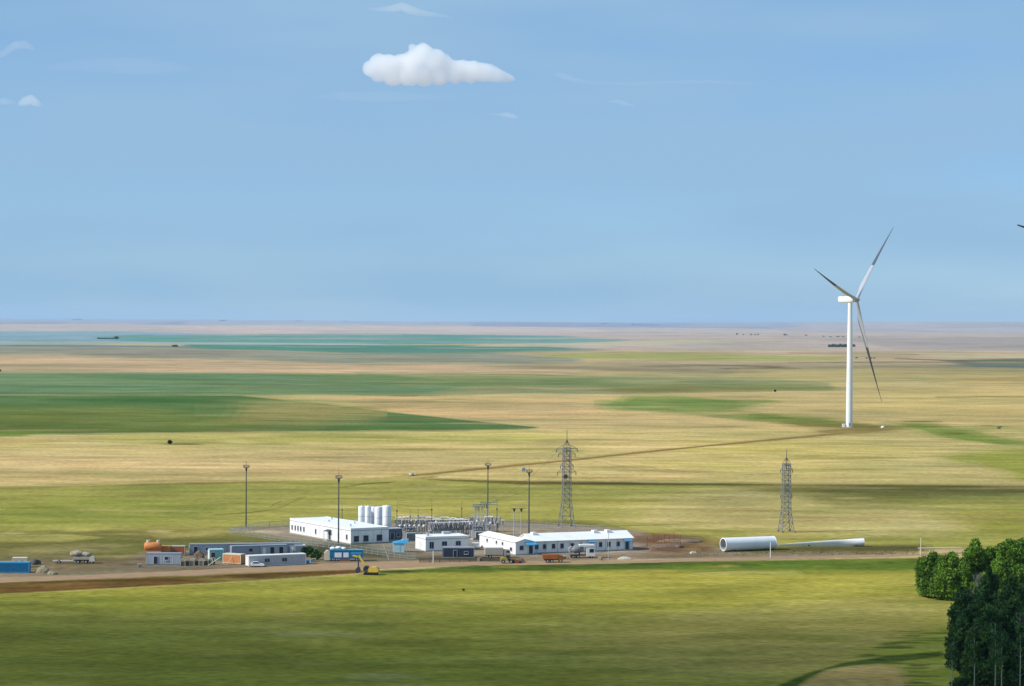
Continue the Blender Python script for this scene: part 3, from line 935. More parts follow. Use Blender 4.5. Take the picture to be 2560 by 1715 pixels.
MB().box(1.1, 2.0, -.05, -.005, .12, 2.1).build('door', M_lblue, k2)
MB().box(-.05, 3.35, -.05, 2.85, 0, .1).build('plinth', M_conc, k2)


# ------------------------------------------------------------------ containers and cabins
def container(name, label, cat, loc, rz, L, Wd, H, m, roof=None, z0=.15, wins=(), doors=(), endm=None, ribs=True, group=None):
    t = thing(name, label, cat, loc, rz, group)
    b = MB().box(0, L, 0, Wd, z0, H)
    if ribs:
        k = .5
        x = .3
        while x < L - .3:
            b.box(x, x + .22, -.05, -.003, z0 + .15, H - .18)
            b.box(x, x + .22, Wd + .003, Wd + .05, z0 + .15, H - .18)
            x += k
    b.build('wall', m, t)
    e = MB()
    for x in (-.04, L - .1):
        for y in (-.06, Wd - .1):
            e.box(x, x + .16, y, y + .16, z0 - .05, H + .03)
    e.box(-.06, L + .06, -.07, .02, H - .14, H + .045)
    e.box(-.06, L + .06, Wd - .02, Wd + .07, H - .14, H + .045)
    e.box(-.05, L + .05, -.065, .0, z0 - .06, z0 + .12)
    e.build('frame', roof or m, t)
    MB().box(-.07, L + .07, -.08, Wd + .08, H + .05, H + .13).build('roof', roof or m, t)
    for x in (.5, L - .9):
        MB().box(x, x + .4, .1, Wd - .1, 0, z0).build('support_block', M_conc, t)
    en = MB().box(-.085, -.045, .1, Wd - .1, z0 + .1, H - .2)
    for y in (.35, .85, Wd - .85, Wd - .35):
        en.cyl((-.11, y, z0 + .15), (-.11, y, H - .25), .03, n=6)
    en.build('end_door', endm or m, t)
    for x, zz, w_, h_ in wins:
        f = opening(t, 'front', 0, 0, x, zz, w_, h_)
        f.location.y = -.05
    for x, w_, h_, dm in doors:
        f = opening(t, 'front', 0, 0, x, z0 + .1, w_, h_, 'door', dm)
        f.location.y = -.05
    return t


c_ = container('shipping_container', 'dark navy container with ribbed walls and pale roof, in front of the control building', 'container', P(1107, 1395), R(2), 9.1, 2.6, 3.0, M_navy, mat('pale_roof', (.30, .33, .40), .5), wins=((6.8, 1.2, 1.1, .7),), doors=((3.6, 1.0, 2.0, M_glass),))
container('storage_box', 'small white box standing between the control building and the office wing', 'container', P(1183, 1370), R(10), 1.8, 1.5, 1.4, M_white, ribs=False)
container('site_cabin', 'grey-blue cabin with a white framed door, foremost at the left end of the cabins', 'cabin', P(366, 1412), R(1), 9.6, 2.6, 3.15, M_gb2, M_gbr, endm=M_white, doors=((2.6, 1.1, 2.1, M_glass),), wins=((5.6, 1.4, 1.0, .9),))
container('site_cabin', 'long pale grey cabin with a white end, right of the orange-brown container', 'cabin', P(622, 1417), R(26), 17.0, 2.6, 2.95, M_gb2, M_white, endm=M_white, wins=((5.4, 1.1, 1.4, 1.0), (10.6, 1.1, 1.4, 1.0)))
# back row
pA = P(474, 1387)
for k, lb in enumerate(('grey-blue cabin with a light blue end and dark doorway, left end of the back row',
                        'grey-blue cabin in the middle of the long back row',
                        'grey-blue cabin at the right end of the long back row')):
    ang = R(9)
    q = pA + Vector((cos(ang), sin(ang), 0)) * (10.9 * k)
    container('site_cabin', lb, 'cabin', q, ang, 10.7, 2.6, 3.0 + .02 * k, M_gb, M_gbr, endm=M_lblue if k == 0 else None,
              doors=((1.8, 1.1, 2.1, M_glass),) if k == 0 else ((8.0, 1.0, 2.1, M_white),), wins=((5.2, 1.2, 1.0, .9), (8.4, 1.2, 1.0, .9)) if k < 2 else ((3.4, 1.2, 1.0, .9),),
              group='grey-blue cabins in the back row')
pB = P(580, 1391)
for k, lb in enumerate(('grey cabin with one square window, directly behind the orange-brown container',
                        'grey cabin with two dark doorways behind the long pale cabin')):
    ang = R(20)
    q = pB + Vector((cos(ang), sin(ang), 0)) * (8.4 * k)
    container('site_cabin', lb, 'cabin', q, ang, 8.2, 2.6, 2.85, M_gb2 if k else M_gb, M_gbr,
              doors=((3.6, 1.2, 2.15, M_glass), (6.3, 1.2, 2.15, M_glass), (1.2, .9, 2.0, M_white)) if k else (), wins=() if k else ((5.6, 1.2, 1.1, 1.0),),
              group='grey cabins of the middle row')
pe = P(737, 1385)
container('storage_box', 'short slate grey box at the right end of the cabin rows', 'container', pe, R(10), 3.0, 2.4, 2.5, M_gb, M_white)
container('site_cabin', 'small cabin with a white left end and teal front, behind the scrap heap', 'cabin', P(524, 1402), R(16), 4.0, 2.8, 3.1, M_teal, M_lblue, endm=M_white, doors=((1.0, 1.1, 2.1, M_glass),))
c_ = container('shipping_container', 'orange-brown container with pale roof and darker end, turned toward the road', 'container', P(557, 1409), R(-26), 5.9, 2.5, 2.75, M_orange2, M_cream, z0=.25)
MB().cyl((2.6, -1.9, 0), (3.1, -.15, 2.2), .07).build('prop', M_cream, c_)
container('shipping_container', 'squat orange container behind the grey-blue cabin, middle of the orange group', 'container', P(397, 1390), R(0), 3.2, 2.4, 2.8, M_orange, wins=((1.9, .5, .9, .6),))
container('shipping_container', 'orange container in a painted shade tone, touching the long back row', 'container', P(427, 1389), R(3), 4.0, 2.4, 2.7, mat('shaded_orange_paint', (.44, .13, .05), .5, var=.2, dirt=.4), M_beige)  # orange container, its shade put into a darker, redder colour
# far left
container('shipping_container', 'deep blue container cut by the left edge of the picture', 'container', P(-40, 1432), R(2), 12.1, 2.5, 2.75, M_blue, M_mblue)
container('site_cabin', 'small cream cabin with two round blue windows behind the blue container', 'cabin', P(31, 1419), R(4), 3.9, 2.2, 2.6, M_cream, wins=((1.0, 1.1, .8, .8), (2.6, 1.1, .8, .8)))


# ------------------------------------------------------------------ vehicles
def wheel(par, x, y, r, wd=.35):
    wl = MB().cyl((x, y - wd / 2, r), (x, y + wd / 2, r), r, n=16).build('wheel', M_rubber, par)
    MB().cyl((x, y - wd / 2 - .02, r), (x, y - wd / 2 + .02, r), r * .5, n=12).build('rim', M_lgrey, wl)


def truck(label, loc, rz, L, cabm, Hc=2.7, cab_len=2.2, name='truck', wheels=(.15, .7, .85), cab_right=False, flip=False):
    t = thing(name, label, 'truck', loc, rz)
    s = 1
    x0 = L - cab_len if cab_right else 0
    wd = 2.4
    MB().box(0, L, .3, wd - .3, .75, 1.0).build('chassis', M_dark, t)
    if cab_right:
        prof = [(x0, .6), (x0 + cab_len, .6), (x0 + cab_len, 1.6), (x0 + cab_len - .35, Hc), (x0 + .1, Hc), (x0, Hc - .2)]
        gx = (x0 + cab_len * .35, x0 + cab_len * .85)
    else:
        prof = [(x0, .6), (x0 + cab_len, .6), (x0 + cab_len, Hc - .2), (x0 + cab_len - .1, Hc), (x0 + .35, Hc), (x0, 1.6)]
        gx = (x0 + cab_len * .15, x0 + cab_len * .65)
    c = MB().prism(prof, 0, wd).build('cab', cabm, t)
    MB().box(gx[0], gx[1], -.02, wd + .02, 1.65, Hc - .35).build('window', M_glass, c)
    fx = L + .01 if cab_right else -.01
    MB().box(min(fx, fx + (.02 if cab_right else -.02)), max(fx, fx + (.02 if cab_right else -.02)), .2, wd - .2, 1.1, 1.5).build('grille', M_dark, c)
    for f_ in wheels:
        for y in (.18, wd - .18):
            wheel(t, f_ * L, y, .5)
    return t


# blue site trailer on wheels by the excavator
t = thing('site_trailer', 'blue trailer with white panels and a cream front, parked by the excavator', 'trailer', P(811, 1403), R(5))
MB().box(1.1, 11.0, 0, 2.5, .75, 3.1).build('body', M_blue, t)
MB().prism([(0, .25), (1.5, .25), (1.5, 3.0), (.5, 3.0), (0, 2.2)], -.03, 2.53).build('front', M_cream, t)
MB().box(1.55, 11.1, -.1, 2.6, 3.1, 3.22).build('roof', M_mblue, t)
for x0, x1 in ((2.9, 4.9), (5.4, 6.9)):
    MB().box(x0, x1, -.05, -.002, 1.1, 2.45).build('panel', M_white, t)
MB().box(7.6, 10.6, -.05, -.002, 1.9, 2.6).build('stripe', M_mblue, t)
for a, z in ((2.0, 3.6), (3.6, 3.75), (5.0, 3.55)):
    MB().blob((a + .4, 1.3, z), (.9, .8, .42), seed=int(a * 10), amp=.15).build('roof_load', M_white, t)
for x in (2.4, 3.5, 9.2):
    for y in (.2, 2.3):
        wheel(t, x, y, .45)
MB().box(4.3, 7.4, .2, 2.2, .05, .7).build('toolbox', M_orange2, t)

# orange tank on a lorry frame
t = thing('tank_trailer', 'orange horizontal tank with two pale hatches behind the grey-blue cabin', 'tank', P(357, 1392), R(2))
Mr = Matrix.Translation((.2, 1.3, 2.9)) @ Matrix.Rotation(pi / 2, 4, 'Y')
MB().lathe([(0, 0), (.9, .1), (1.25, .5), (1.25, 4.6), (.9, 5.0), (0, 5.1)], 20, Mr).build('tank', M_orange, t)
for x in (1.4, 4.3):
    MB().cyl((x, 1.3, 4.05), (x, 1.3, 4.75), .5, n=14).build('hatch', M_cream, t)
MB().box(.6, 5.2, .3, 2.3, .8, 1.75).build('chassis', M_orange2, t)
for x in (1.3, 2.5, 4.5):
    for y in (.3, 2.3):
        wheel(t, x, y, .5)

# beige lorry between navy container and office wing
t = truck('beige box lorry parked between the navy container and the office wing', P(1213, 1396), R(6), 7.4, M_beige, 2.5, 1.9, wheels=(.2, .82), cab_right=True)
MB().box(0, 5.3, 0, 2.4, 1.0, 3.0).build('cargo_box', M_beige, t)
# white lorry with grey mixer drum
t = truck('white lorry with a grey mixer drum in front of the office building', P(1427, 1396), R(8), 7.2, M_white, 3.1, 2.6, 'mixer_truck', wheels=(.1, .3, .85), cab_right=True)
Md = Matrix.Translation((.3, 1.2, 2.3)) @ Matrix.Rotation(R(80), 4, 'Y')
MB().lathe([(0, -.1), (.55, 0), (1.15, 1.0), (1.2, 2.2), (.8, 3.6), (0, 3.8)], 20, Md).build('drum', M_galv, t)
MB().prism([(-.5, 2.9), (.3, 3.5), (.5, 3.4), (-.3, 1.6)], .8, 1.6).build('hopper', M_lgrey, t)
MB().box(2.6, 7.0, .1, 2.3, 3.4, 4.0).build('roof_load', M_white, t)
for x in (2.7, 6.7):
    MB().box(x, x + .12, .2, 2.2, 1.0, 3.4).build('rack', M_dark, t)
# rust coloured dump truck
t = truck('rust orange tipper lorry with dark cab at the road edge', P(1360, 1407), R(4), 5.6, M_rust, 2.1, 1.5, 'dump_truck', wheels=(.18, .4, .85), cab_right=True)
MB().prism([(-.2, 1.05), (3.9, 1.05), (4.1, 2.45), (-.5, 2.3)], 0, 2.4).build('tipper_body', mat('rust_orange_paint', (.34, .11, .03), .7, var=.25, dirt=.4), t)
# yellow loader
t = thing('wheel_loader', 'small yellow wheel loader with a dark bucket at the roadside', 'loader', P(1252, 1409), R(4))
MB().prism([(0, .6), (1.9, .6), (2.0, 1.3), (1.7, 1.6), (.2, 1.7), (0, 1.3)], .2, 1.9).build('body', mat('olive_yellow_paint', (.38, .32, .05), .5, var=.2, dirt=.3), t)
MB().box(1.5, 2.7, .35, 1.75, 1.3, 2.35).build('cab', M_dark, t)
MB().prism([(2.0, 1.2), (4.2, 1.0), (4.3, .7), (2.0, .8)], .5, 1.6).build('arm', M_dark, t)
MB().prism([(4.0, .1), (5.0, .15), (5.2, 1.0), (4.1, 1.15)], .1, 2.0).build('bucket', M_rust, t)
for x in (.7, 2.9):
    for y in (.15, 1.95):
        wheel(t, x, y, .55)
t = thing('spoil_heap', 'low heap of dark brown soil beside the yellow loader', 'heap', P(1297, 1407), 0)
MB().blob((0, 1.0, .1), (2.0, 1.4, 1.0), 5, .25, 3).build('heap', M_dirt, t)
# excavator
t = thing('excavator', 'yellow excavator with folded boom and dark bucket, working on the verge below the road', 'excavator', P(927, 1437), R(-6))
for y in (-1.1, .55):
    tr_ = MB().prism([(-1.9, .2), (-1.5, 0), (1.5, 0), (1.9, .2), (1.9, .5), (1.5, .75), (-1.5, .75), (-1.9, .5)], y, y + .55).build('track', M_rubber, t)
up = MB()
up.prism([(-.9, .8), (2.0, .8), (2.25, 1.1), (2.1, 1.8), (1.6, 2.2), (.3, 2.2), (-.9, 1.6)], -1.2, 1.2)
up.build('body', M_yellow, t)
cb = MB().prism([(-1.9, .85), (-.5, .85), (-.5, 2.5), (-1.5, 2.5), (-1.9, 1.9)], -1.2, -.1).build('cab', M_dark, t)
MB().prism([(-1.75, 1.5), (-.7, 1.5), (-.7, 2.35), (-1.4, 2.35)], -1.23, -1.205).build('window', M_glass, cb)
MB().prism([(-1.0, 1.6), (-.5, 2.0), (-2.4, 4.1), (-3.1, 5.3), (-3.5, 5.15), (-2.8, 3.8)], .05, .5).build('boom', M_yellow, t)
MB().prism([(-3.0, 4.4), (-2.8, 4.9), (-5.0, 5.3), (-5.2, 5.0)], .1, .4).build('arm', M_yellow, t)
MB().prism([(-3.7, 5.0), (-3.35, 5.0), (-3.3, 1.8), (-3.6, 1.8)], .1, .45).build('stick', M_dark, t)
MB().prism([(-3.7, 2.0), (-3.1, 2.0), (-2.9, 1.2), (-3.2, .5), (-3.9, .3), (-4.3, .9), (-4.1, 1.6)], -.1, .7).build('bucket', M_dark, t)
MB().cyl((-1.2, .28, 1.7), (-2.4, .28, 3.3), .09).build('hydraulic_ram', M_lgrey, t)
# small white car
t = thing('parked_car', 'small white car parked in front of the long pale cabin', 'car', P(626, 1418), R(6))
MB().prism([(0, .35), (3.8, .35), (3.85, .75), (2.9, .95), (0.05, 1.0)], 0, 1.65).build('body', M_white, t)
MB().prism([(.35, .98), (2.75, .93), (2.1, 1.5), (.8, 1.5)], .12, 1.53).build('cabin', M_white, t)
MB().prism([(.5, 1.0), (2.6, .99), (2.05, 1.44), (.85, 1.44)], .1, 1.55).build('window', M_glass, t)
for x in (.75, 3.0):
    for y in (.12, 1.53):
        wheel(t, x, y, .33, .2)
# beige flatbed lorry far left
t = truck('beige lorry with pale bundles and a low trailer bed, left of the soil yard', P(188, 1409), R(3), 5.4, M_cream, 2.0, 1.5, wheels=(.15, .55, .85), cab_right=True)
MB().blob((.3, 1.2, 2.7), (1.7, 1.0, .85), 8, .22, 3).build('bundle', mat('dusty_canvas', (.34, .29, .22), .9, var=.3), t)
MB().blob((2.9, 1.2, 2.5), (1.5, 1.0, .7), 9, .22, 3).build('bundle', mat('dusty_canvas', (.34, .29, .22), .9), t)
MB().prism([(-1.0, 1.1), (3.8, 1.1), (3.8, 1.9), (-.6, 1.9)], .2, 2.2).build('bed', M_beige, t)
MB().box(-6.4, -.2, .3, 2.1, .55, .8).build('trailer_bed', M_beige, t)
wheel(t, -4.6, .4, .45)
wheel(t, -4.6, 2.0, .45)

# ------------------------------------------------------------------ yard clutter
def heap(name, label, cat, x, y, rx, ry, rz_, m, seed, amp=.25):
    t = thing(name, label, cat, P(x, y), 0)
    hp, r_ = MB(), random.Random(seed)
    hp.blob((0, 0, 0), (rx * .75, ry * .8, rz_), seed, .08, 4)
    for _ in range(9):
        a, q = r_.uniform(0, 6.28), r_.uniform(.3, .75)
        hp.blob((rx * q * cos(a), ry * q * sin(a), 0), (rx * r_.uniform(.2, .4), ry * r_.uniform(.25, .4), rz_ * r_.uniform(.3, .9)), seed + 1, .1, 3)
    hp.build('heap', m, t)
    return t


heap('tarp_heap', 'dark oval heap under a tarpaulin beside the blue container', 'heap', 89, 1411, 1.6, 1.2, 1.5, M_dark, 3, .12)
heap('brush_heap', 'grey-beige heap of brushwood left of the soil yard', 'heap', 108, 1432, 2.6, 1.5, 1.9, mat('brushwood', (.26, .22, .14), 1, var=.45, scale=3), 4, .35)
heap('brush_heap', 'flat grey-beige heap of brushwood, right of the taller one', 'heap', 130, 1436, 1.8, 1.4, .9, mat('brushwood', (.26, .22, .14), 1), 41, .35)
heap('rubble_heap', 'dark brown heap of scrap behind the pale frames', 'heap', 497, 1398, 2.6, 1.3, 2.3, M_dirt, 6, .35)
heap('sand_heap', 'flat pale sand heap at the road edge right of the office building', 'heap', 1563, 1398, 2.9, 1.4, .75, M_pale, 7, .2)
heap('spoil_heap', 'brown spoil heap right of the office building', 'heap', 1668, 1368, 7.0, 4, 1.1, M_dirt, 12, .3)
heap('spoil_heap', 'broad reddish spoil heap behind the brown one', 'heap', 1700, 1354, 8.5, 4, .9, mat('red_soil', (.19, .135, .09), 1, var=.3), 13, .3)
heap('spoil_heap', 'small brown spoil heap behind the outdoor switchgear', 'heap', 1078, 1306, 2.2, 2, 1.9, M_dirt, 14, .3)
heap('sand_heap', 'small pale heap on the soil right of the office building', 'heap', 1732, 1384, 1.3, 1, .7, M_pale, 15, .3)
# drums, pallet stacks and rusty stakes lying about the yard
drum = thing('oil_drum', 'steel drum standing among the cabins', 'drum', P(762, 1409), 0, 'steel drums among the cabins')
MB().cyl((0, 0, 0), (0, 0, .9), .3, .3, 14).build('barrel', M_mblue, drum)
MB().cyl((0, 0, .9), (0, 0, .93), .31, .31, 14).build('lid', M_lgrey, drum)
for x, y in ((766, 1408), (771, 1409), (600, 1396), (604, 1396), (452, 1406), (449, 1408), (778, 1406)):
    dup(drum, P(x, y), 0)
pal = thing('pallet_stack', 'stack of weathered pallets beside the cabins', 'pallets', P(745, 1403), R(20), 'stacks of pallets about the yard')
for k in range(6):
    q = MB()
    for j in range(5):
        q.box(-.6, .6, -.5 + j * .22, -.36 + j * .22, k * .16 + .1, k * .16 + .13)
    for j in (-.55, 0, .45):
        q.box(j, j + .1, -.5, .5, k * .16, k * .16 + .098)
    q.build('pallet', M_pale, pal)
for x, y, a in ((752, 1400, 50), (785, 1404, 5), (700, 1396, 30), (1410, 1398, 15), (1500, 1400, 70), (1200, 1402, 40), (350, 1418, 10)):
    dup(pal, P(x, y), R(a))
stk = thing('rusty_stake', 'thin rusty stake in the spoil ground beside the office building', 'stake', P(1645, 1362), 0, 'rusty stakes in the spoil ground')
MB().cyl((0, 0, 0), (.1, 0, 3.2), .11, .08, 6).build('stake_shaft', M_rust, stk)
MB().cyl((-.4, 0, 2.4), (.5, 0, 2.5), .06, n=5).build('crosspiece', M_rust, stk)
for x, y in ((1632, 1358), (1652, 1366), (1660, 1360), (1672, 1364), (1684, 1356), (1700, 1362), (1618, 1366)):
    dup(stk, P(x, y), R((x * 37) % 120 - 60))
# row of pale hooped frames
proto = thing('hooped_frame', 'pale metal hoop frame standing in the scrap row', 'frame', P(457, 1415), R(5), 'pale hoop frames in front of the cabins')
for y in (0, 1.2):
    hf = MB()
    ln_ = [(-.6, 0), (-.6, 1.3)] + [(-.6 * cos(a), 1.3 + .6 * sin(a)) for a in np.linspace(.2, pi - .2, 8)] + [(.6, 1.3), (.6, 0)]
    hf.loft([[(x * 1.12 if abs(x) > .3 else x, y - .09, z + (.09 if z > 1.5 else 0)), (x * 1.12 if abs(x) > .3 else x, y + .09, z + (.09 if z > 1.5 else 0)), (x * .88, y + .09, z), (x * .88, y - .09, z)] for x, z in ln_], smooth=False)
    hf.build('hoop', M_pale, proto)
MB().box(-.5, .5, 0, 1.2, .1, 1.25).build('bundle', mat('grimy_bundle', (.10, .10, .07), .9, var=.5, scale=2), proto)
for k, (x, y, a) in enumerate(((469, 1414, 12), (480, 1414, -8), (491, 1413, 25), (503, 1414, -12), (515, 1413, 4), (527, 1412, -25))):
    dup(proto, P(x, y), R(a))
t = thing('plank', 'long pale plank leaning out of the scrap row', 'plank', P(541, 1414), R(25))
MB().cyl((-2.5, 0, .1), (1.2, 0, 2.3), .12, n=6).build('board', M_cream, t)
t = thing('leaning_pole', 'pale pole leaning against the fence beside the flat roofed hall', 'pole', P(972, 1398), 0)
MB().cyl((0, 0, 0), (-1.6, .4, 4.2), .12, n=8).cyl((0, 0, -.02), (0, 0, .06), .25, n=8).build('shaft', M_pale, t)

# ------------------------------------------------------------------ fences
def fence(name, label, pts, H, m, pitch=.28, bar=.035, post_every=3.0):
    base = P(*pts[0])
    t = thing(name, label, 'fence', base)
    pn, ps = MB(), []
    for a, b in zip(pts[:-1], pts[1:]):
        A, B = P(*a) - base, P(*b) - base
        d = B - A
        L = d.length
        ang = math.atan2(d.y, d.x)
        n = max(1, round(L / post_every))
        for i in range(n):
            ps.append((A + d * (i / n), ang))
        for i in range(int(L / pitch)):
            q = A + d * (i * pitch / L)
            pn.cbox((q.x, q.y, H / 2 + .05), (bar, .02, H - .15), ang)
        for z in (.25, H * .5, H - .15):
            mid = (A + B) / 2
            pn.cbox((mid.x, mid.y + .03, z), (L, .05, .07), ang)
    ps.append((P(*pts[-1]) - base, 0))
    pn.build('mesh_panel', m, t)
    for q, ang in ps:
        MB().cbox((q.x, q.y, H / 2), (.12, .12, H), ang).build('post', m, t)
    return t


M_fence = mat('fence_steel', (.30, .31, .28), .7, var=.15)
fence('mesh_fence', 'grey mesh fence running from the left corner past the front of the flat roofed hall',
      [(574, 1335), (700, 1354), (850, 1374), (1000, 1396), (1040, 1399)], 2.0, M_fence)
fence('mesh_fence', 'grey mesh fence along the back left side of the compound', [(574, 1335), (640, 1322), (722, 1315)], 2.0, M_fence)
fence('mesh_fence', 'grey mesh fence behind the outdoor switchgear', [(985, 1308), (1180, 1308), (1330, 1318), (1500, 1330)], 2.0, M_fence, .5)
fence('mesh_fence', 'low dark fence along the road in front of the control building', [(1048, 1407), (1250, 1404)], 1.3, mat('dark_fence', (.10, .095, .08), .8), .2, .08)

# posts and barrier
def post(label, x, y, h, r, m, name='marker_post', cat='post'):
    t = thing(name, label, cat, P(x, y), 0)
    MB().cyl((0, 0, 0), (0, 0, h), r, r * .8, 10).build('shaft', m, t)
    MB().cyl((0, 0, 0), (0, 0, .25), r * 2.2, r * 1.6, 10).build('base', M_conc, t)
    MB().cyl((0, 0, h), (0, 0, h + .15), r * 1.3, r * .4, 10).build('cap', m, t)
    return t


post('white marker post in front of the tower section and blade', 1926, 1395, 4.4, .13, M_white)
post('tall thin pole in front of the office building roof', 1521, 1398, 8.2, .09, M_lgrey, 'thin_pole', 'pole')
post('white marker post at the road in front of the navy container', 1083, 1408, 3.3, .12, M_white)
post('white marker post at the right end of the road by the pipe barrier', 2302, 1388, 5.0, .14, M_cream)
t = thing('pipe_barrier', 'long pale pipe barrier on short legs left of the trees', 'barrier', P(2296, 1384), R(0))
b_ = MB().cyl((0, 0, 1.6), (13.2, 2.0, 1.75), .17, n=10).build('rail', M_cream, t)
for x in (.5, 3.4, 7, 11):
    MB().cyl((x, x * .15, 0), (x, x * .15, 1.6 + .01 * x), .1, n=8).build('leg', M_cream, t)

# ------------------------------------------------------------------ turbine parts on the ground
t = thing('tower_section', 'huge white steel tube lying on the grass, open end toward the office building', 'tower section', P(1808, 1379), R(25))
r0, Ls = 2.02, 17.6
Mt = Matrix.Translation((0, 0, r0 + .1)) @ Matrix.Rotation(pi / 2, 4, 'Y')
MB().lathe([(r0, 0), (r0 * .985, Ls)], 48, Mt).build('shell', M_wtower, t)
MB().lathe([(r0 * .93, .06), (r0 * .93, Ls - .1)], 48, Mt).lathe([(r0 * .93, Ls - .2), (0, Ls - .2)], 32, Mt).build('inner_wall', mat('grey_inner_wall', (.5, .5, .5), .6), t)
MB().lathe([(r0 * .88, -.04), (r0 * 1.015, -.04), (r0 * 1.015, .22), (r0 * .88, .22)], 48, Mt).build('flange', M_white, t)
MB().lathe([(r0 * .8, Ls - .25), (r0 * 1.01, Ls - .25), (r0 * 1.01, Ls + .05), (r0 * .8, Ls + .05)], 48, Mt).build('flange', M_white, t)
for x in (3.0, Ls - 3):
    MB().prism([(x - .4, 0), (x + .4, 0), (x + .4, .5), (x - .4, .5)], -1.5, 1.5).build('cradle', M_dark, t)


def blade_rings(L, rootr=1.15, chord=3.4, twist=14, bend=0.0, n=16, bulge=.22, stations=26, s0=0.0, s1=1.0, pw=.8):
    """blade along +Z, chord along X, thickness Y; bend pushes the tip along Y"""
    rings = []
    for j in range(stations + 1):
        s = s0 + (s1 - s0) * j / stations
        if s < .03: k = 0
        elif s < bulge: k = ((s - .03) / (bulge - .03)); k = k * k * (3 - 2 * k)
        else: k = 1
        ch = (1 - k) * 2 * rootr + k * (chord * (1 - ((s - bulge) / (1 - bulge)) ** pw * .92) if s > bulge else chord)
        th = (1 - k) * 2 * rootr + k * (ch * .24)
        tw = R(twist * (1 - s) ** 2)
        ring = []
        for i in range(n):
            a = 2 * pi * i / n
            x = cos(a) * ch / 2 - k * ch * .18
            y = sin(a) * th / 2 * (1 - .35 * k * (1 - cos(a)) / 2 * 1.2)
            xx = x * cos(tw) - y * sin(tw)
            yy = x * sin(tw) + y * cos(tw)
            ring.append((xx, yy + bend * s, s * L))
        rings.append(ring)
    return rings


t = thing('rotor_blade', 'long white rotor blade lying on the grass with its thick root end to the right', 'rotor blade', P(2159, 1366), R(0))
Mb = Matrix.Translation((0, 0, 1.35)) @ Matrix.Rotation(R(4), 4, 'Z') @ Matrix.Rotation(R(-92.3), 4, 'Y') @ Matrix.Rotation(R(-25), 4, 'Z')
rg = [[Mb @ Vector(p) for p in r_] for r_ in blade_rings(27.0, 1.15, 3.2, 8, .5, 18, .30, pw=1.25)]
MB().loft(rg).build('shell', M_wtower, t)
Mb2 = Matrix.Translation((0, 0, 1.35)) @ Matrix.Rotation(R(4), 4, 'Z') @ Matrix.Rotation(R(-92.3), 4, 'Y')
MB().lathe([(1.17, -.06), (1.17, .3)], 24, Mb2).lathe([(0, -.03), (1.17, -.03)], 24, Mb2).build('root_ring', M_white, t)
for x in (-2.5, -17):
    MB().box(x - .3, x + .3, -1.0, 1.0, 0, .45).build('cradle', M_dark, t)


# ------------------------------------------------------------------ wind turbines
def turbine(label, base, hubh, R0, yaw, rot, bend=5.4, pitch=0.0):
    t = thing('wind_turbine', label, 'wind turbine', base, 0, 'standing wind turbines')
    tw = MB().lathe([(2.15, 0), (2.05, hubh * .3), (1.75, hubh * .65), (1.35, hubh - 1.9)], 40).build('tower', M_wtower, t)
    MB().box(-.5, .5, -2.25, -2.0, .6, 2.9).build('door', M_trim, tw)
    MB().lathe([(3.0, -.1), (3.0, .25), (2.2, .3)], 32).build('foundation', M_conc, t)
    a = Vector((cos(yaw), sin(yaw), 0))          # rotor axis
    tilt = R(4)
    ax = Vector((a.x * cos(tilt), a.y * cos(tilt), sin(tilt)))
    side = Vector((-a.y, a.x, 0))
    upv = ax.cross(side).normalized()
    hub = Vector((0, 0, hubh)) + a * 4.6
    F = Matrix(((ax.x, side.x, upv.x, 0), (ax.y, side.y, upv.y, 0), (ax.z, side.z, upv.z, 0), (0, 0, 0, 1)))
    # nacelle: rounded box lofted along the axis
    rings = []
    for x, wd, ht, dz in ((-8.2, .9, 1.2, .2), (-8.0, 1.5, 1.9, .1), (-5, 1.9, 2.1, 0), (0, 1.95, 2.1, 0), (1.6, 1.7, 1.9, 0), (2.5, 1.4, 1.5, 0)):
        ring = []
        for i in range(20):
            q = 2 * pi * i / 20
            cx, cz = cos(q), sin(q)
            e = .45
            ring.append(Vector((0, 0, hubh)) + a * x + side * (abs(cx) ** e * math.copysign(wd, cx)) + Vector((0, 0, abs(cz) ** e * math.copysign(ht, cz) + dz)))
        rings.append(ring)
    nc = MB().loft(rings).build('nacelle', M_wtower, t)
    MB().cbox(Vector((0, 0, hubh + 2.35)) + a * -6.2, (1.6, 2.2, .5), yaw).build('cooler', M_lgrey, nc)
    MB().cyl(Vector((0, 0, hubh + 2)) + a * -7.2, Vector((0, 0, hubh + 3.8)) + a * -7.2, .05, n=6).build('wind_vane', M_dark, nc)
    Mh = Matrix.Translation(hub) @ F @ Matrix.Rotation(pi / 2, 4, 'Y')
    hb = MB().lathe([(1.3, -1.5), (1.65, -.9), (1.7, .2), (1.35, 1.3), (.7, 2.0), (0, 2.25)], 28, Mh).build('hub', mat('grey_hub', (.30, .32, .36), .5), t)
    for k in range(3):
        ang = rot + k * 2 * pi / 3
        # in-plane direction: angle from up, positive toward +side*(-1)
        Mz = Matrix.Translation(hub) @ F @ Matrix.Rotation(ang, 4, 'X')
        cp, sp = cos(pitch), sin(pitch)
        mk = lambda s0, s1, st: [[Mz @ Vector((p[1] * cp + p[0] * sp + bend * (p[2] / R0) ** 1.4, p[0] * cp - p[1] * sp, p[2] + .9)) for p in r_] for r_ in blade_rings(R0, 1.1, 3.4, 22, 0, 16, .2, st, s0, s1)]
        bl = MB().loft(mk(0, .46, 16)).build('blade', M_blade, t)
        MB().loft(mk(.46, 1.0, 16)).build('blade_tip', M_btip, bl)  # outer half takes the painted shade tone
    bx = MB().box(-4.6, -2.8, -1.5, .5, 0, 2.2).build('transformer_box', M_white, t)
    st = MB()
    for k in range(6):
        st.box(-.6, .6, -2.5 - .3 * (6 - k), -2.2 - .3 * (6 - k) + .02, 0, .1 + .1 * k)
    st.build('steps', M_lgrey, t)
    return t


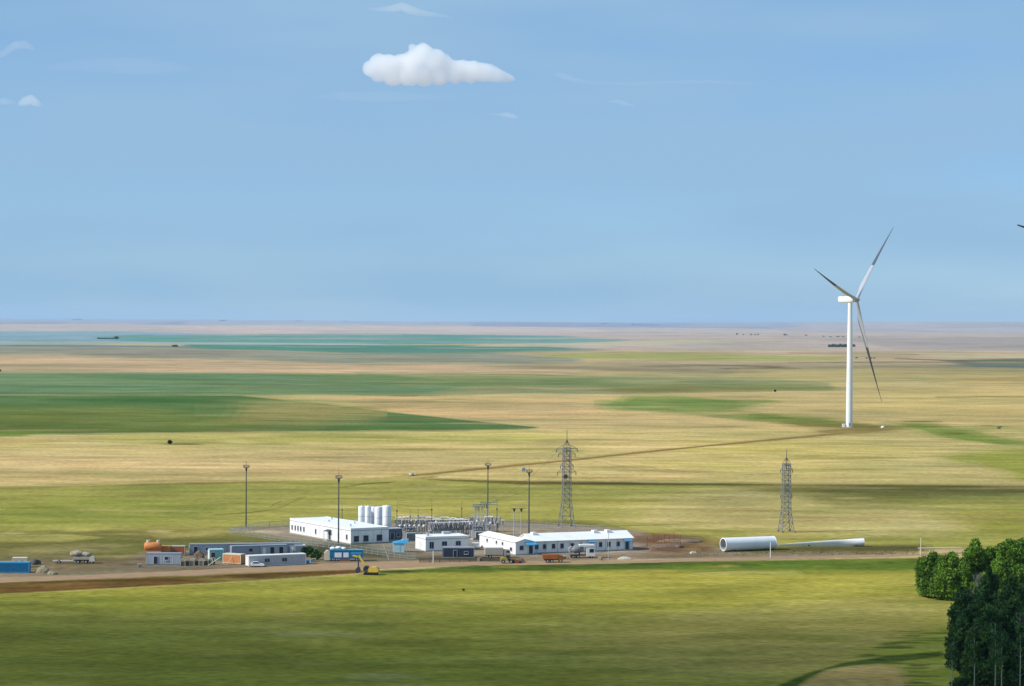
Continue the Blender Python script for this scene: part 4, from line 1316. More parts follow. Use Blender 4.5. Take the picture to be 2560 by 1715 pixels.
tb = P(2123, 1068)
turbine('complete white wind turbine standing in the dry field, tallest thing in view', tb, 83.2, 68.5, R(-35), R(-45.5), 5.4, R(72))
D2 = 540
turbine('wind turbine beyond the right edge, only a dark blade tip reaching into the sky', Vector(((2787 - 1280) / 6000 * D2, D2, 0)), 84.5, 69.0, R(-37), R(86.4), 4.5)
t = thing('marker_stone', 'small white block in the field right of the wind turbine', 'stone', P(2207, 1070), 0)
MB().blob((0, 0, .5), (1.3, 1.0, .9), 3, .1).build('block', M_white, t)


# ------------------------------------------------------------------ lattice towers, masts, switchgear
def lattice(label, x, y, H, hb, zt, ht, zb, arms, r=.11, ant=False):
    t = thing('lattice_tower', label, 'pylon', P(x, y), R(14), 'lattice towers')
    def hw(z):
        if z < zt: return hb + (ht - hb) * z / zt
        return ht + (ht * .85 - ht) * (z - zt) / max(.1, zb - zt)
    lv = [0]
    z = 0
    while z < zb - .5:
        z += max(1.6, hw(z) * 1.5)
        lv.append(min(z, zb))
    lv[-1] = zb
    lg = MB()
    br = MB()
    for sx in (-1, 1):
        for sy in (-1, 1):
            l1 = MB()
            for a, b in zip(lv[:-1], lv[1:]):
                l1.cyl((sx * hw(a), sy * hw(a), a), (sx * hw(b), sy * hw(b), b), r * 1.3, n=6)
            l1.cyl((sx * hb, sy * hb, -.1), (sx * hb, sy * hb, .5), .4, n=8)
            l1.build('leg', M_galv, t)
    cs = [(-1, -1), (1, -1), (1, 1), (-1, 1)]
    for a, b in zip(lv[:-1], lv[1:]):
        for i in range(4):
            p, q = cs[i], cs[(i + 1) % 4]
            br.cyl((p[0] * hw(a), p[1] * hw(a), a), (q[0] * hw(b), q[1] * hw(b), b), r * .75, n=5)
            br.cyl((q[0] * hw(a), q[1] * hw(a), a), (p[0] * hw(b), p[1] * hw(b), b), r * .75, n=5)
            br.cyl((p[0] * hw(b), p[1] * hw(b), b), (q[0] * hw(b), q[1] * hw(b), b), r * .8, n=5)
    br.build('bracing', M_galv, t)
    pk = MB()
    k = hw(zb)
    zp = zb + (H - zb) * .45
    for p in cs:
        pk.cyl((p[0] * k, p[1] * k, zb), (0, 0, zp), r, n=5)
    pk.cyl((0, 0, zb - 2), (0, 0, H), r * 1.6, r, 6)
    pk.build('peak', M_pole, t)
    for z, ln in arms:
        for s in (-1, 1):
            a_ = MB()
            k = hw(z)
            a_.cyl((s * k, -k, z), (s * ln, 0, z), r, n=5).cyl((s * k, k, z), (s * ln, 0, z), r, n=5).cyl((s * k, 0, z + 1.2), (s * ln, 0, z), r, n=5)
            ao = a_.build('cross_arm', M_galv, t)
            MB().cyl((s * ln, 0, z), (s * ln, 0, z - 1.1), .13, n=8).build('insulator', M_insul, ao)
    if ant:
        MB().cyl((-.9, -2.0, 17), (-.9, -1.6, 17), .75, n=16).cyl((-.9, -1.6, 17), (-.9, -.9, 17), .15).build('dish', M_pole, t)
    return t


lattice('taller lattice tower with a spike and side arms behind the office building', 1416, 1317, 32.6, 2.4, 9, 1.3, 26.5, ((26.2, 3.6), (24.4, 2.9), (18.4, 3.2), (20.6, 2.2)), r=.085, ant=True)
lattice('shorter lattice tower above the lying tower section', 1965, 1330, 27.2, 2.1, 7.3, 1.25, 22.5, ((20.6, 2.1), (12.2, 2.0)), r=.09)


def mast(label, x, y, h, rod, dish=False):
    t = thing('floodlight_mast', label, 'mast', P(x, y), R(12), 'floodlight and lightning masts')
    MB().cyl((0, 0, 0), (0, 0, h), .26, .15, 12).build('pole', M_pole, t)
    MB().cyl((0, 0, h), (0, 0, rod), .06, .04, 6).build('lightning_rod', M_pole, t)
    MB().cyl((0, 0, h - 1.4), (0, 0, h - .3), .2, .36, 12).build('collar', M_dark, t)
    p = MB()
    n = 16
    for i in range(n):
        a, b = 2 * pi * i / n, 2 * pi * (i + 1) / n
        for z, rr in ((h, .9), (h + .8, 1.0)):
            p.cyl((rr * cos(a), rr * sin(a), z), (rr * cos(b), rr * sin(b), z), .05, n=5)
        p.cyl((.9 * cos(a), .9 * sin(a), h), (1.0 * cos(a), 1.0 * sin(a), h + .8), .025, n=4)
        if i % 4 == 0:
            p.cyl((0, 0, h - .3), (.9 * cos(a), .9 * sin(a), h), .05, n=5)
    p.build('platform', M_pole, t)
    for a in range(0, 360, 90):
        q = Vector((1.2 * cos(R(a + 20)), 1.2 * sin(R(a + 20)), h + .35))
        MB().cbox(q, (.38, .16, .32), R(a + 110)).build('floodlight', M_galv, t)
    if dish:
        MB().cyl((-1.9, -.3, h + .9), (-1.9, .1, h + .9), .7, n=16).build('dish', M_lgrey, t)
    return t


mast('dark mast standing alone at the far left corner of the fence', 615, 1317, 19.7, 22.0)
mast('dark mast in front of the flat roofed hall, tallest of the masts', 846, 1371, 21.2, 24.6)
mast('dark mast behind the switchgear portals', 1219, 1318, 20.6, 23.0)
mast('dark mast with a dish behind the office building', 1322, 1335, 20.0, 22.2, True)

for x, y, h, lb in ((855, 1322, 8.6, 'thin rod just right of the mast by the flat roofed hall'),
                    (992, 1345, 11.8, 'thin pole right of the silos'),
                    (1025, 1340, 8.6, 'thin pole behind the left half of the switchgear'),
                    (1045, 1342, 9.2, 'thin pole left of the control building roof'),
                    (1079, 1345, 12.4, 'tall thin pole with a dark collar above the control building'),
                    (1154, 1330, 10.6, 'thin pole rising from the middle of the switchgear'),
                    (1242, 1342, 12.2, 'tall thin pole right of the green portals')):
    t = thing('lightning_pole', lb, 'pole', P(x, y), 0, 'thin poles of the switchyard')
    MB().cyl((0, 0, 0), (0, 0, h * .72), .15, .09, 8).build('shaft', M_pole, t)
    MB().cyl((0, 0, h * .72), (0, 0, h), .05, .03, 6).build('rod', M_pole, t)
    MB().cyl((0, 0, h * .70), (0, 0, h * .75), .2, .2, 8).build('collar', M_dark, t)
# overhead wire net between the poles
t = thing('overhead_wire', 'faint grey wires strung between the thin poles right of the silos', 'wires', P(992, 1345), 0)
wr = MB()
a0 = P(992, 1345)
a1 = P(1079, 1345) - a0
for z0_, z1_, dy_ in ((11.6, 11.9, 0), (10.8, 10.2, .8), (9.8, 9.0, 1.6)):
    pts = [Vector((a1.x * s, a1.y * s + dy_, z0_ + (z1_ - z0_) * s - 2.4 * s * (1 - s))) for s in np.linspace(0, 1, 12)]
    wr.path(pts, .035, 4)
wr.build('wire', M_pole, t)

# conductors between the two lattice towers and down to the switchyard
def wire(lb, a, b, sag, r=.03):
    a, b = Vector(a), Vector(b)
    t = thing('power_line', lb, 'wire', a)
    pts = [(b - a) * s + Vector((0, 0, -4 * sag * s * (1 - s))) for s in np.linspace(0, 1, 24)]
    MB().path(pts, r, 4).build('conductor', M_pole, t)


tA, tB = P(1416, 1317), P(1965, 1330)
wire('overhead conductor from the upper left arm of the taller lattice tower to the shorter one', tA + Vector((-3.4, -.9, 25.0)), tB + Vector((-2, -.5, 19.5)), 3.2)
wire('overhead conductor from the upper right arm of the taller lattice tower to the shorter one', tA + Vector((3.4, .9, 25.0)), tB + Vector((2, .5, 19.5)), 3.0)
wire('lowest overhead conductor between the two lattice towers', tA + Vector((3.1, .8, 17.2)), tB + Vector((2, .5, 11)), 3.4)
wire('overhead conductor from the taller lattice tower down to the wide green portal', tA + Vector((-3.5, -.9, 25.1)), P(1225, 1338) + Vector((0, 0, 10.2)), 1.6)
wire('lower overhead conductor from the taller lattice tower to the narrow green portal', tA + Vector((-3.1, -.8, 17.2)), P(1192, 1338) + Vector((0, 0, 9.6)), 1.2)


# green steel portals
def portal(label, x, y, wpx, h, dbl):
    t = thing('switchyard_portal', label, 'portal', P(x, y), R(6), 'grey-green steel portals')
    w_ = wpx * mppx(x, y)
    for k, sx in enumerate((0, w_)):
        for dx in (-.35, .35):
            MB().cyl((sx + dx, 0, 0), (sx + dx * .5, 0, h), .11, n=6).build('column', M_lgrey, t)
    b = MB()
    for dy in (-.35, .35):
        for dz in (0, .7):
            b.cyl((-.8, dy, h + dz), (w_ + (3.2 if dbl else .8), dy, h + dz - (.2 if dbl else 0)), .08, n=5)
    for i in range(int((w_ + 2) / .7)):
        x0 = -.7 + i * .7
        b.cyl((x0, -.35, h), (x0 + .7, -.35, h + .7), .05, n=4).cyl((x0, .35, h + .7), (x0 + .7, .35, h), .05, n=4)
    b.build('beam', M_green, t)
    for i in range(3):
        MB().cyl((w_ * (i + .5) / 3, 0, h - 1.3), (w_ * (i + .5) / 3, 0, h), .12, n=7).build('insulator', M_insul, t)
    return t


portal('narrow green portal, left of the wider one', 1187, 1338, 10, 9.2, False)
portal('wider green portal with a beam running out to the right', 1205, 1338, 13, 10.0, True)
# H frame
t = thing('double_pole_frame', 'two poles joined by a thin crossbar, between the green portals and the office building mast', 'pole frame', P(1285, 1345), R(4))
wx_ = 18 * mppx(1285, 1345)
for x in (0, wx_):
    q = MB().cyl((x, 0, 0), (x, 0, 8.6), .17, .13, 10).build('pole', M_lgrey, t)
    MB().cyl((x, 0, 8.3), (x, 0, 9.3), .15, .5, 10).build('head', M_dark, q)
MB().cyl((-1.2, 0, 9.35), (wx_ + 2.0, 0, 9.5), .07, n=6).build('crossbar', M_pole, t)


def gear_disconnector():
    t = thing('disconnector', 'three-pole disconnector on pale steel legs in the front row of the switchyard', 'switchgear', (0, 0, 0), 0, 'front row disconnectors')
    for x in (-1.1, 1.1):
        MB().cyl((x, 0, 0), (x, 0, 2.3), .13, n=6).build('leg', M_lgrey, t)
    MB().box(-1.4, 1.4, -.9, .9, 2.3, 2.5).build('beam', M_lgrey, t)
    for i, y in enumerate((-.8, 0, .8)):
        for s in (-1, 1):
            ins = MB()
            for k in range(7):
                a = Vector((s * .5, y, 2.5)).lerp(Vector((s * 1.25, y, 4.9)), k / 7)
                b = Vector((s * .5, y, 2.5)).lerp(Vector((s * 1.25, y, 4.9)), (k + .7) / 7)
                ins.cyl(a, b, .24, .14, 8)
            ins.build('insulator', M_insul if (i + s) % 2 else M_lgrey, t)
    for y in (-.8, .8):
        MB().cyl((-1.3, y, 4.95), (1.3, y, 4.95), .09, n=6).build('contact_arm', M_white, t)
    return t


def gear_ct():
    t = thing('current_transformer', 'slim instrument transformer on one leg in the left part of the switchyard', 'switchgear', (0, 0, 0), 0, 'instrument transformers left of the control building roof')
    MB().box(-.35, .35, -.35, .35, 0, .2).cyl((0, 0, .2), (0, 0, 2.0), .16, n=8).build('leg', M_lgrey, t)
    ins = MB()
    for k in range(8):
        ins.cyl((0, 0, 2.0 + k * .2), (0, 0, 2.16 + k * .2), .26, .17, 10)
    ins.build('insulator', M_insul, t)
    MB().lathe([(0, 3.6), (.3, 3.65), (.33, 4.0), (.15, 4.25), (0, 4.3)], 12).build('head', M_white, t)
    return t


def gear_breaker():
    t = thing('circuit_breaker', 'grey circuit breaker with three slanted poles in the back row of the switchyard', 'switchgear', (0, 0, 0), 0, 'back row circuit breakers')
    MB().box(-1.0, 1.0, -.35, .35, 1.0, 1.7).build('drive_box', M_lgrey, t)
    for x in (-.9, .7):
        MB().box(x, x + .2, -.3, .3, 0, 1.0).build('leg', M_galv, t)
    for s in (-1, 0, 1):
        ins = MB()
        for k in range(8):
            a = Vector((s * .5, 0, 1.7)).lerp(Vector((s * 1.0, 0, 3.9)), k / 8)
            b = Vector((s * .5, 0, 1.7)).lerp(Vector((s * 1.0, 0, 3.9)), (k + .7) / 8)
            ins.cyl(a, b, .2, .13, 8)
        ins.build('pole', M_insul, t)
    return t


g1, g2, g3 = gear_disconnector(), gear_ct(), gear_breaker()
kids = {}
for c in sc.collection.objects:
    if c.parent: kids.setdefault(c.parent, []).append(c)
first = True
rr = random.Random(5)
for i in range(9):
    x = 1082 + i * 11.4
    pos = P(x, 1346 - i * .4)
    if i == 0: g1.location = pos; g1.rotation_euler.z = R(20)
    else: dup(g1, pos, R(20 + rr.uniform(-25, 25)), kids=kids)
for i in range(12):
    pos = P(1000 + (i % 6) * 12 + (i // 6) * 5, 1345 - (i // 6) * 14)
    if i == 0: g2.location = pos
    else: dup(g2, pos, R(rr.uniform(-20, 20)), kids=kids)
for i in range(12):
    pos = P(1003 + i * 19.5, 1325 + rr.uniform(-3, 3))
    if i == 0: g3.location = pos
    else: dup(g3, pos, R(rr.uniform(-40, 40)), kids=kids)
for i in range(14):
    dup(g1, P(1000 + i * 18.5, 1332 + rr.uniform(-3, 3)), R(rr.uniform(-60, 60)), 'three-pole disconnector on pale steel legs in the middle of the switchyard', kids=kids)['group'] = 'disconnectors in the middle of the switchyard'
for i in range(10):
    dup(g2, P(1090 + i * 17, 1337 + rr.uniform(-4, 4)), R(rr.uniform(-60, 60)), 'slim instrument transformer on one leg in the right part of the switchyard', kids=kids)['group'] = 'instrument transformers at the right of the switchyard'
# busbars over the rows
for lb, x0, x1, y, z in (('thick white busbar pipe above the front row of disconnectors', 1078, 1172, 1343, 5.6),
                         ('pale busbar pipe over the left part of the switchyard', 985, 1078, 1333, 4.5),
                         ('pale busbar pipe at the right part of the switchyard', 1180, 1262, 1328, 3.6)):
    p0 = P(x0, y)
    w_ = (x1 - x0) * mppx(x0, y)
    t = thing('busbar', lb, 'busbar', p0, R(3))
    MB().cyl((0, 0, z), (w_, 0, z), .13, n=8).build('pipe', M_white, t)
    for i in range(4):
        x = w_ * (i + .1) / 3.3
        l = MB().cyl((x, 0, 0), (x, 0, z - 1.3), .12, n=6).build('support', M_lgrey, t)
        MB().cyl((x, 0, z - 1.3), (x, 0, z - .1), .2, .14, n=8).build('insulator', M_insul, l)
# power transformer
def transformer(lb, x, y, rz):
    t = thing('power_transformer', lb, 'transformer', P(x, y), rz)
    MB().box(-1.9, 1.9, -1.2, 1.2, .5, 3.1).build('tank', M_galv, t)
    for s in (-1, 1):
        q = MB()
        for k in range(8):
            q.box(-1.7 + k * .45, -1.6 + k * .45, s * 1.25 if s > 0 else -2.1, 2.1 if s > 0 else -1.25, .8, 2.8)
        q.build('radiator', M_lgrey, t)
    MB().cyl((-1.8, .3, 3.9), (1.4, .3, 3.9), .42, n=14).build('conservator', M_galv, t)
    for k in range(3):
        q = MB()
        for j in range(6):
            q.cyl((-1.1 + k * 1.1, -.6, 3.1 + j * .25), (-1.1 + k * 1.1, -.6, 3.3 + j * .25), .22, .14, 8)
        q.build('bushing', M_insul, t)
    MB().box(-2.3, 2.3, -1.5, 1.5, 0, .5).build('plinth', M_conc, t)
transformer('grey power transformer with finned radiators right of the dark blue equipment room', 1024, 1352, R(20))
transformer('grey power transformer with finned radiators left of the office wing', 1196, 1349, R(20))

# ------------------------------------------------------------------ trees
def leaves(lobes, n, size, seed, squash=1.0):
    """leaf clumps spread through a set of lobes -> mesh arrays"""
    rs = np.random.RandomState(seed)
    L = np.array(lobes, float)
    wgt = L[:, 3] ** 2
    pick = rs.choice(len(L), n, p=wgt / wgt.sum())
    d = rs.normal(size=(n, 3))
    d /= np.linalg.norm(d, axis=1)[:, None]
    rad = rs.rand(n) ** .35
    # bumpy lobes with gaps
    f = 1 + .18 * np.sin(d[:, 0] * 7 + pick) * np.sin(d[:, 1] * 6 + pick * 2) + .12 * np.sin(d[:, 2] * 11 + pick)
    c = L[pick, :3] + d * (rad * f * L[pick, 3])[:, None] * np.array([1, 1, squash])
    c = c[c[:, 2] > .3]
    n = len(c)
    a = rs.normal(size=(n, 3)); a /= np.linalg.norm(a, axis=1)[:, None]
    b = np.cross(a, rs.normal(size=(n, 3))); b /= np.linalg.norm(b, axis=1)[:, None]
    s = (size * (.6 + .8 * rs.rand(n)))[:, None]
    v = np.stack([c - a * s, c - b * s * .55, c + a * s, c + b * s * .55], 1).reshape(-1, 3)
    f = np.arange(n * 4).reshape(-1, 4)
    me = bpy.data.meshes.new('crown')
    me.vertices.add(len(v)); me.vertices.foreach_set('co', v.astype(np.float32).ravel())
    me.loops.add(n * 4); me.loops.foreach_set('vertex_index', f.astype(np.int32).ravel())
    me.polygons.add(n)
    me.polygons.foreach_set('loop_start', np.arange(0, n * 4, 4, dtype=np.int32))
    me.polygons.foreach_set('loop_total', np.full(n, 4, np.int32))
    me.update(calc_edges=True)
    return me


def tree_model(H, Rr, seed, m, n=7000, low=.12, size=.30):
    r_ = random.Random(seed)
    t = thing('tree', '', 'tree', (0, 0, 0))
    tk = MB()
    tk.path([(0, 0, -.1), (.15, .1, H * .3)], .28, 9)
    tk.cyl((.15, .1, H * .3), (.05, 0, H * .8), .25, .07, 8)
    lobes = []
    nl = 24
    for i in range(nl):
        h = low * H + (H * .93 - low * H) * (i / (nl - 1))
        prof = sin(pi * min(1, (.20 + .80 * i / (nl - 1)))) ** .6
        for j in range(2 if i < nl - 3 else 1):
            a = r_.uniform(0, 2 * pi)
            q = Rr * prof * r_.uniform(.25, .70)
            rad = Rr * r_.uniform(.20, .42) * (.5 + .5 * prof)
            lobes.append((q * cos(a), q * sin(a), h, rad))
            if j == 0 and i % 2 == 0:
                tk.cyl((.1, .05, max(.5, h - Rr * .5)), (q * cos(a), q * sin(a), h), .1, .03, 6)
    tk.build('trunk', M_bark, t)
    me = leaves(lobes, int(n * 1.9), size, seed)
    me.materials.append(m)
    o = bpy.data.objects.new('crown', me)
    sc.collection.objects.link(o)
    o.parent = t
    return t


TG = 'trees at the right edge'
models = {}
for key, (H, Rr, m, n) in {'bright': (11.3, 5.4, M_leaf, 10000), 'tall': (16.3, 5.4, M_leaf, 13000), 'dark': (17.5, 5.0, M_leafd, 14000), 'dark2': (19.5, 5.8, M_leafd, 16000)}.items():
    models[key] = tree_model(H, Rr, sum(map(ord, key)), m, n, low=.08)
used = set()
kids = {}
for c in sc.collection.objects:
    if c.parent: kids.setdefault(c.parent, []).append(c)
for key, x, y, s, lb in (('bright', 2331, 1492, 1.0, 'bright green bushy tree, leftmost of the clump at the right edge'),
                         ('bright', 2376, 1500, 1.06, 'bright green bushy tree just right of the leftmost one'),
                         ('tall', 2438, 1503, .98, 'tall green tree behind the bare grey tree'),
                         ('bright', 2478, 1500, 1.18, 'green tree dipping between the two tallest crowns at the back of the clump'),
                         ('tall', 2520, 1508, 1.0, 'tall green tree at the back right of the clump'),
                         ('tall', 2566, 1500, 1.02, 'green tree cut by the right edge, at the back'),
                         ('dark', 2404, 1640, .86, 'slender dark tree at the left flank of the dark belt'),
                         ('dark', 2470, 1610, .95, 'dark tree in the middle of the belt, behind the front trees'),
                         ('dark2', 2530, 1650, .92, 'broad dark tree just below the bright crowns at right'),
                         ('dark2', 2590, 1620, .95, 'dark tree mostly beyond the right edge, upper one'),
                         ('dark', 2412, 1745, .98, 'foremost dark tree at the lower left of the belt'),
                         ('dark2', 2470, 1765, .96, 'foremost dark tree in the bottom middle of the belt'),
                         ('dark2', 2535, 1760, 1.02, 'foremost dark tree at the bottom right'),
                         ('dark', 2450, 1690, .95, 'dark tree in the second row of the belt'),
                         ('dark2', 2590, 1740, 1.0, 'dark tree at the bottom mostly beyond the right edge')):
    src = models[key]
    rz = random.uniform(0, 6.28)
    if key not in used:
        used.add(key)
        src.location = P(x, y); src.rotation_euler.z = rz; src.scale = (s, s, s); src['label'] = lb
        src['group'] = TG
    else:
        c = dup(src, P(x, y), rz, lb, (s, s, s), kids=kids)
        c['group'] = TG
def slender(lb, x, y, h, seed):
    t = thing('slender_tree', lb, 'tree', P(x, y), 0, 'thin pale trunks in front of the dark belt')
    r_ = random.Random(seed)
    M_bir = mat('pale_bark', (.24, .26, .20), .9, var=.3)
    MB().cyl((0, 0, 0), (.1, 0, h * .6), .11, .08, 7).cyl((.1, 0, h * .6), (0, .1, h), .08, .02, 6).build('trunk', M_bir, t)
    b = MB()
    for k in range(14):
        z = r_.uniform(.45, .97) * h
        a = r_.uniform(0, 6.28)
        b.cyl((.05, 0, z), (cos(a) * 1.1, sin(a) * 1.1, z + .9), .03, .01, 4)
    b.build('twigs', M_bir, t)
    lob = [(r_.uniform(-.5, .5), r_.uniform(-.5, .5), h * r_.uniform(.6, .98), .7) for _ in range(6)]
    me = leaves(lob, 420, .22, seed)
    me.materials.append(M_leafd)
    o = bpy.data.objects.new('crown', me)
    sc.collection.objects.link(o)
    o.parent = t


for k, (x, y, h, lb) in enumerate(((2378, 1790, 13, 'thin pale trunk at the lower left corner of the dark belt'), (2434, 1800, 17, 'thin pale trunk, second from the left before the dark belt'),
                                   (2486, 1815, 18, 'thin pale trunk in the middle before the dark belt'), (2502, 1808, 16, 'thin pale trunk close right of the middle one'),
                                   (2548, 1822, 20, 'thin pale trunk nearest the right edge'))):
    slender(lb, x, y, h, 70 + k)
# bare grey tree
t = thing('bare_tree', 'bare grey tree with pale twigs between the green crowns at the right', 'tree', P(2442, 1590), 0)
tk, tw_ = MB(), MB()
tk.cyl((0, 0, 0), (0, 0, 7), .25, .18, 8).cyl((0, 0, 7), (.2, 0, 13.5), .18, .05, 8)
rb = random.Random(9)
M_dead = mat('dead_wood', (.30, .26, .22), .9)
for i in range(46):
    h = rb.uniform(5, 13)
    a = rb.uniform(0, 6.28)
    l = rb.uniform(1.0, 3.2) * (1 - (h - 5) / 14)
    e = Vector((l * cos(a), l * sin(a) * .8 - .3, h + l * rb.uniform(.5, 1.2)))
    tw_.cyl((0, 0, h), e, .06, .025, 5)
    for j in range(5):
        b = rb.uniform(0, 6.28)
        m_ = Vector((0, 0, h)).lerp(e, rb.uniform(.4, 1))
        tw_.cyl(m_, m_ + Vector((cos(b) * .7, sin(b) * .7, rb.uniform(.3, 1.1))), .035, .015, 4)
tk.build('trunk', M_dead, t)
tw_.build('twigs', M_dead, t)
# grass tufts on the near meadow, the verge and round the yard
def tufts(name, lb, n, box, size, m, seed, keep=lambda x, y: True):
    rs = random.Random(seed)
    mb = MB()
    k = 0
    while k < n:
        x, y = rs.uniform(box[0], box[2]), rs.uniform(box[1], box[3])
        k += 1
        if not keep(x, y): continue
        p = P(x, y)
        q = size * rs.uniform(.5, 1.3)
        for _ in range(4):
            a = rs.uniform(0, 6.28)
            d = Vector((cos(a), sin(a), 0)) * q * .35
            o_ = Vector((rs.uniform(-1, 1), rs.uniform(-1, 1), 0)) * q * .6
            mb.add([p + o_ - d, p + o_ + d, p + o_ + d * .4 + Vector((0, 0, q * rs.uniform(.6, 1.1)))], [(0, 1, 2)])
    return tag(mb.build(name, m), lb, 'grass', kind='stuff')


M_tuft = leafmat('meadow_tuft', (.10, .12, .02), (.30, .29, .09))
M_tuft2 = leafmat('verge_tuft', (.04, .07, .012), (.16, .19, .04))
tufts('grass', 'weeds round the lying tower section and rotor blade', 420, (1740, 1374, 2290, 1388), .3, M_tuft, 4)
# single dark bush in the dry field and pale box by the path
def bush(lb, x, y, wpx, hpx, m=None, name='bush', seed=1, n=900, cat='bush', group=None):
    s = mppx(x, y)
    W_, H_ = wpx * s, hpx * s
    t = thing(name, lb, cat, P(x, y), 0, group)
    r_ = random.Random(seed)
    lob = [(r_.uniform(-.3, .3) * W_, r_.uniform(-.2, .2) * W_, H_ * r_.uniform(.35, .65), min(W_, H_) * .36) for _ in range(max(5, int(W_ / H_ * 5)))]
    me = leaves(lob, n, H_ * .07 + .1, seed)
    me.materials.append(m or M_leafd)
    o = bpy.data.objects.new('crown', me); sc.collection.objects.link(o); o.parent = t
    k = MB()
    for i in range(4):
        k.cyl((0, 0, 0), (lob[i][0], lob[i][1], lob[i][2]), H_ * .04 + .02, H_ * .015 + .01, 5)
    k.build('trunk', M_bark, t)
    return t


bush('single dark round bush in the dry field left of the masts', 425, 1111, 11, 12, M_leaff, seed=21)
bush('small dark bush in the bright green field below the road', 1158, 1478, 7, 6, seed=22)
bush('dark bush between the cabins and the blue trailer, left one', 768, 1392, 24, 28, seed=23, n=2500)
bush('dark bush between the cabins and the blue trailer, right one', 790, 1400, 22, 26, seed=24, n=2500)
bush('tiny dark tree in the far green field below the horizon, centre right', 1939, 981, 6, 8, M_leaff, seed=25)
t = thing('stone_block', 'pale block beside the dirt path in the dry field', 'stone', P(1028, 1190), 0)
MB().blob((0, 0, .6), (1.1, .9, .9), 3, .1).blob((1.6, .5, .4), (.7, .6, .6), 4, .1).build('block', M_pale, t)

# far trees on the plain
far = [(1843, 838, 5, 6), (1858, 839, 6, 4), (1878, 839, 8, 5), (1889, 839, 8, 5), (1896, 839, 7, 5), (1964, 840, 14, 7), (2015, 841, 8, 5),
       (2060, 843, 10, 4), (2076, 844, 8, 4), (2095, 844, 12, 5), (2108, 844, 10, 4), (2148, 845, 8, 4), (2162, 846, 10, 4),
       (2142, 896, 9, 4), (2166, 897, 7, 4), (2178, 897, 10, 4), (2186, 897, 8, 4)]
for i, (x, y, wpx, hpx) in enumerate(far):
    lb = 'tiny dark tree on the pale plain left of the wind turbine' if x < 2030 else ('tiny dark tree on the pale plain right behind the wind turbine rotor' if y < 880 else 'tiny dark bush along the dark line right of the wind turbine tower')
    g = 'far trees left of the wind turbine' if x < 2030 else ('far trees behind the rotor' if y < 880 else 'far bushes right of the tower')
    bush(lb, x, y, wpx, hpx, M_leaff, 'far_tree', 40 + i, 260, 'tree', g)


def belt(lb, x0, x1, y, hpx, m, seed, n=1500):
    s = mppx((x0 + x1) / 2, y)
    L, H_ = (x1 - x0) * s, hpx * s
    k = max(6, int(L / H_ * 1.6))
    r_ = random.Random(seed)
    lob = [((i / (k - 1) - .5) * (L - H_), r_.uniform(-.6, .6) * H_, H_ * r_.uniform(.3, .5), H_ * r_.uniform(.4, .55)) for i in range(k)]
    me = leaves(lob, n, H_ * .11, seed)
    me.name = 'tree_belt'
    me.materials.append(m)
    o = bpy.data.objects.new('tree_belt', me)
    sc.collection.objects.link(o)
    o.location = P((x0 + x1) / 2, y)
    return tag(o, lb, 'trees', kind='stuff')


belt('dark strip of trees in the teal field at the far left', 243, 285, 848, 5, M_leaff, 1)
belt('small taller knot of trees at the end of the strip in the teal field', 284, 298, 848, 8, M_leaff, 2, 600)
belt('short dark strip of trees at the edge of the grey field', 429, 446, 868, 7, M_leaff, 3, 800)
belt('bluish green block of trees behind the wind turbine tower', 2069, 2128, 868, 9, M_leaft, 4, 3000)
belt('dark end of the tree block just right of the wind turbine tower', 2128, 2140, 867, 7, M_leaff, 5, 700)
belt('dark tree at the left edge of the far green field', -8, 4, 929, 7, M_leaff, 6, 500)
for i, (x0, x1, y, hp) in enumerate(((180, 205, 800, 4), (548, 566, 803, 4), (738, 758, 805, 4), (762, 800, 805.5, 2.5), (856, 872, 805.5, 3.5),
                                     (1398, 1430, 811, 4.5), (1503, 1520, 812.5, 4.5), (1578, 1610, 813.5, 4), (1612, 1650, 814, 3))):
    belt('dark tree line on the horizon, number of the left group' if False else ['dark speck of trees on the horizon at the far left', 'small dark tree line on the horizon above the end of the teal field',
         'dark tree line on the horizon left of the middle', 'flat dark tree line right beside it on the horizon', 'small dark tree clump on the horizon below the big cloud',
         'dark tree line on the horizon right of the middle', 'short dark tree clump on the horizon right of the middle', 'dark tree line on the horizon, left half of the longest one',
         'flat dark tree line on the horizon, right half of the longest one'][i], x0, x1, y, hp, M_leaff, 60 + i, 500)


# ------------------------------------------------------------------ clouds
def vol(name, dens, col=(1, 1, 1), aniso=.1):
    m = bpy.data.materials.new(name)
    m.use_nodes = True
    t = m.node_tree
    t.nodes.clear()
    o = t.nodes.new('ShaderNodeOutputMaterial')
    v = t.nodes.new('ShaderNodeVolumePrincipled')
    v.inputs['Color'].default_value = (*col, 1)
    v.inputs['Density'].default_value = dens
    v.inputs['Anisotropy'].default_value = aniso
    t.links.new(v.outputs[0], o.inputs['Volume'])
    return m


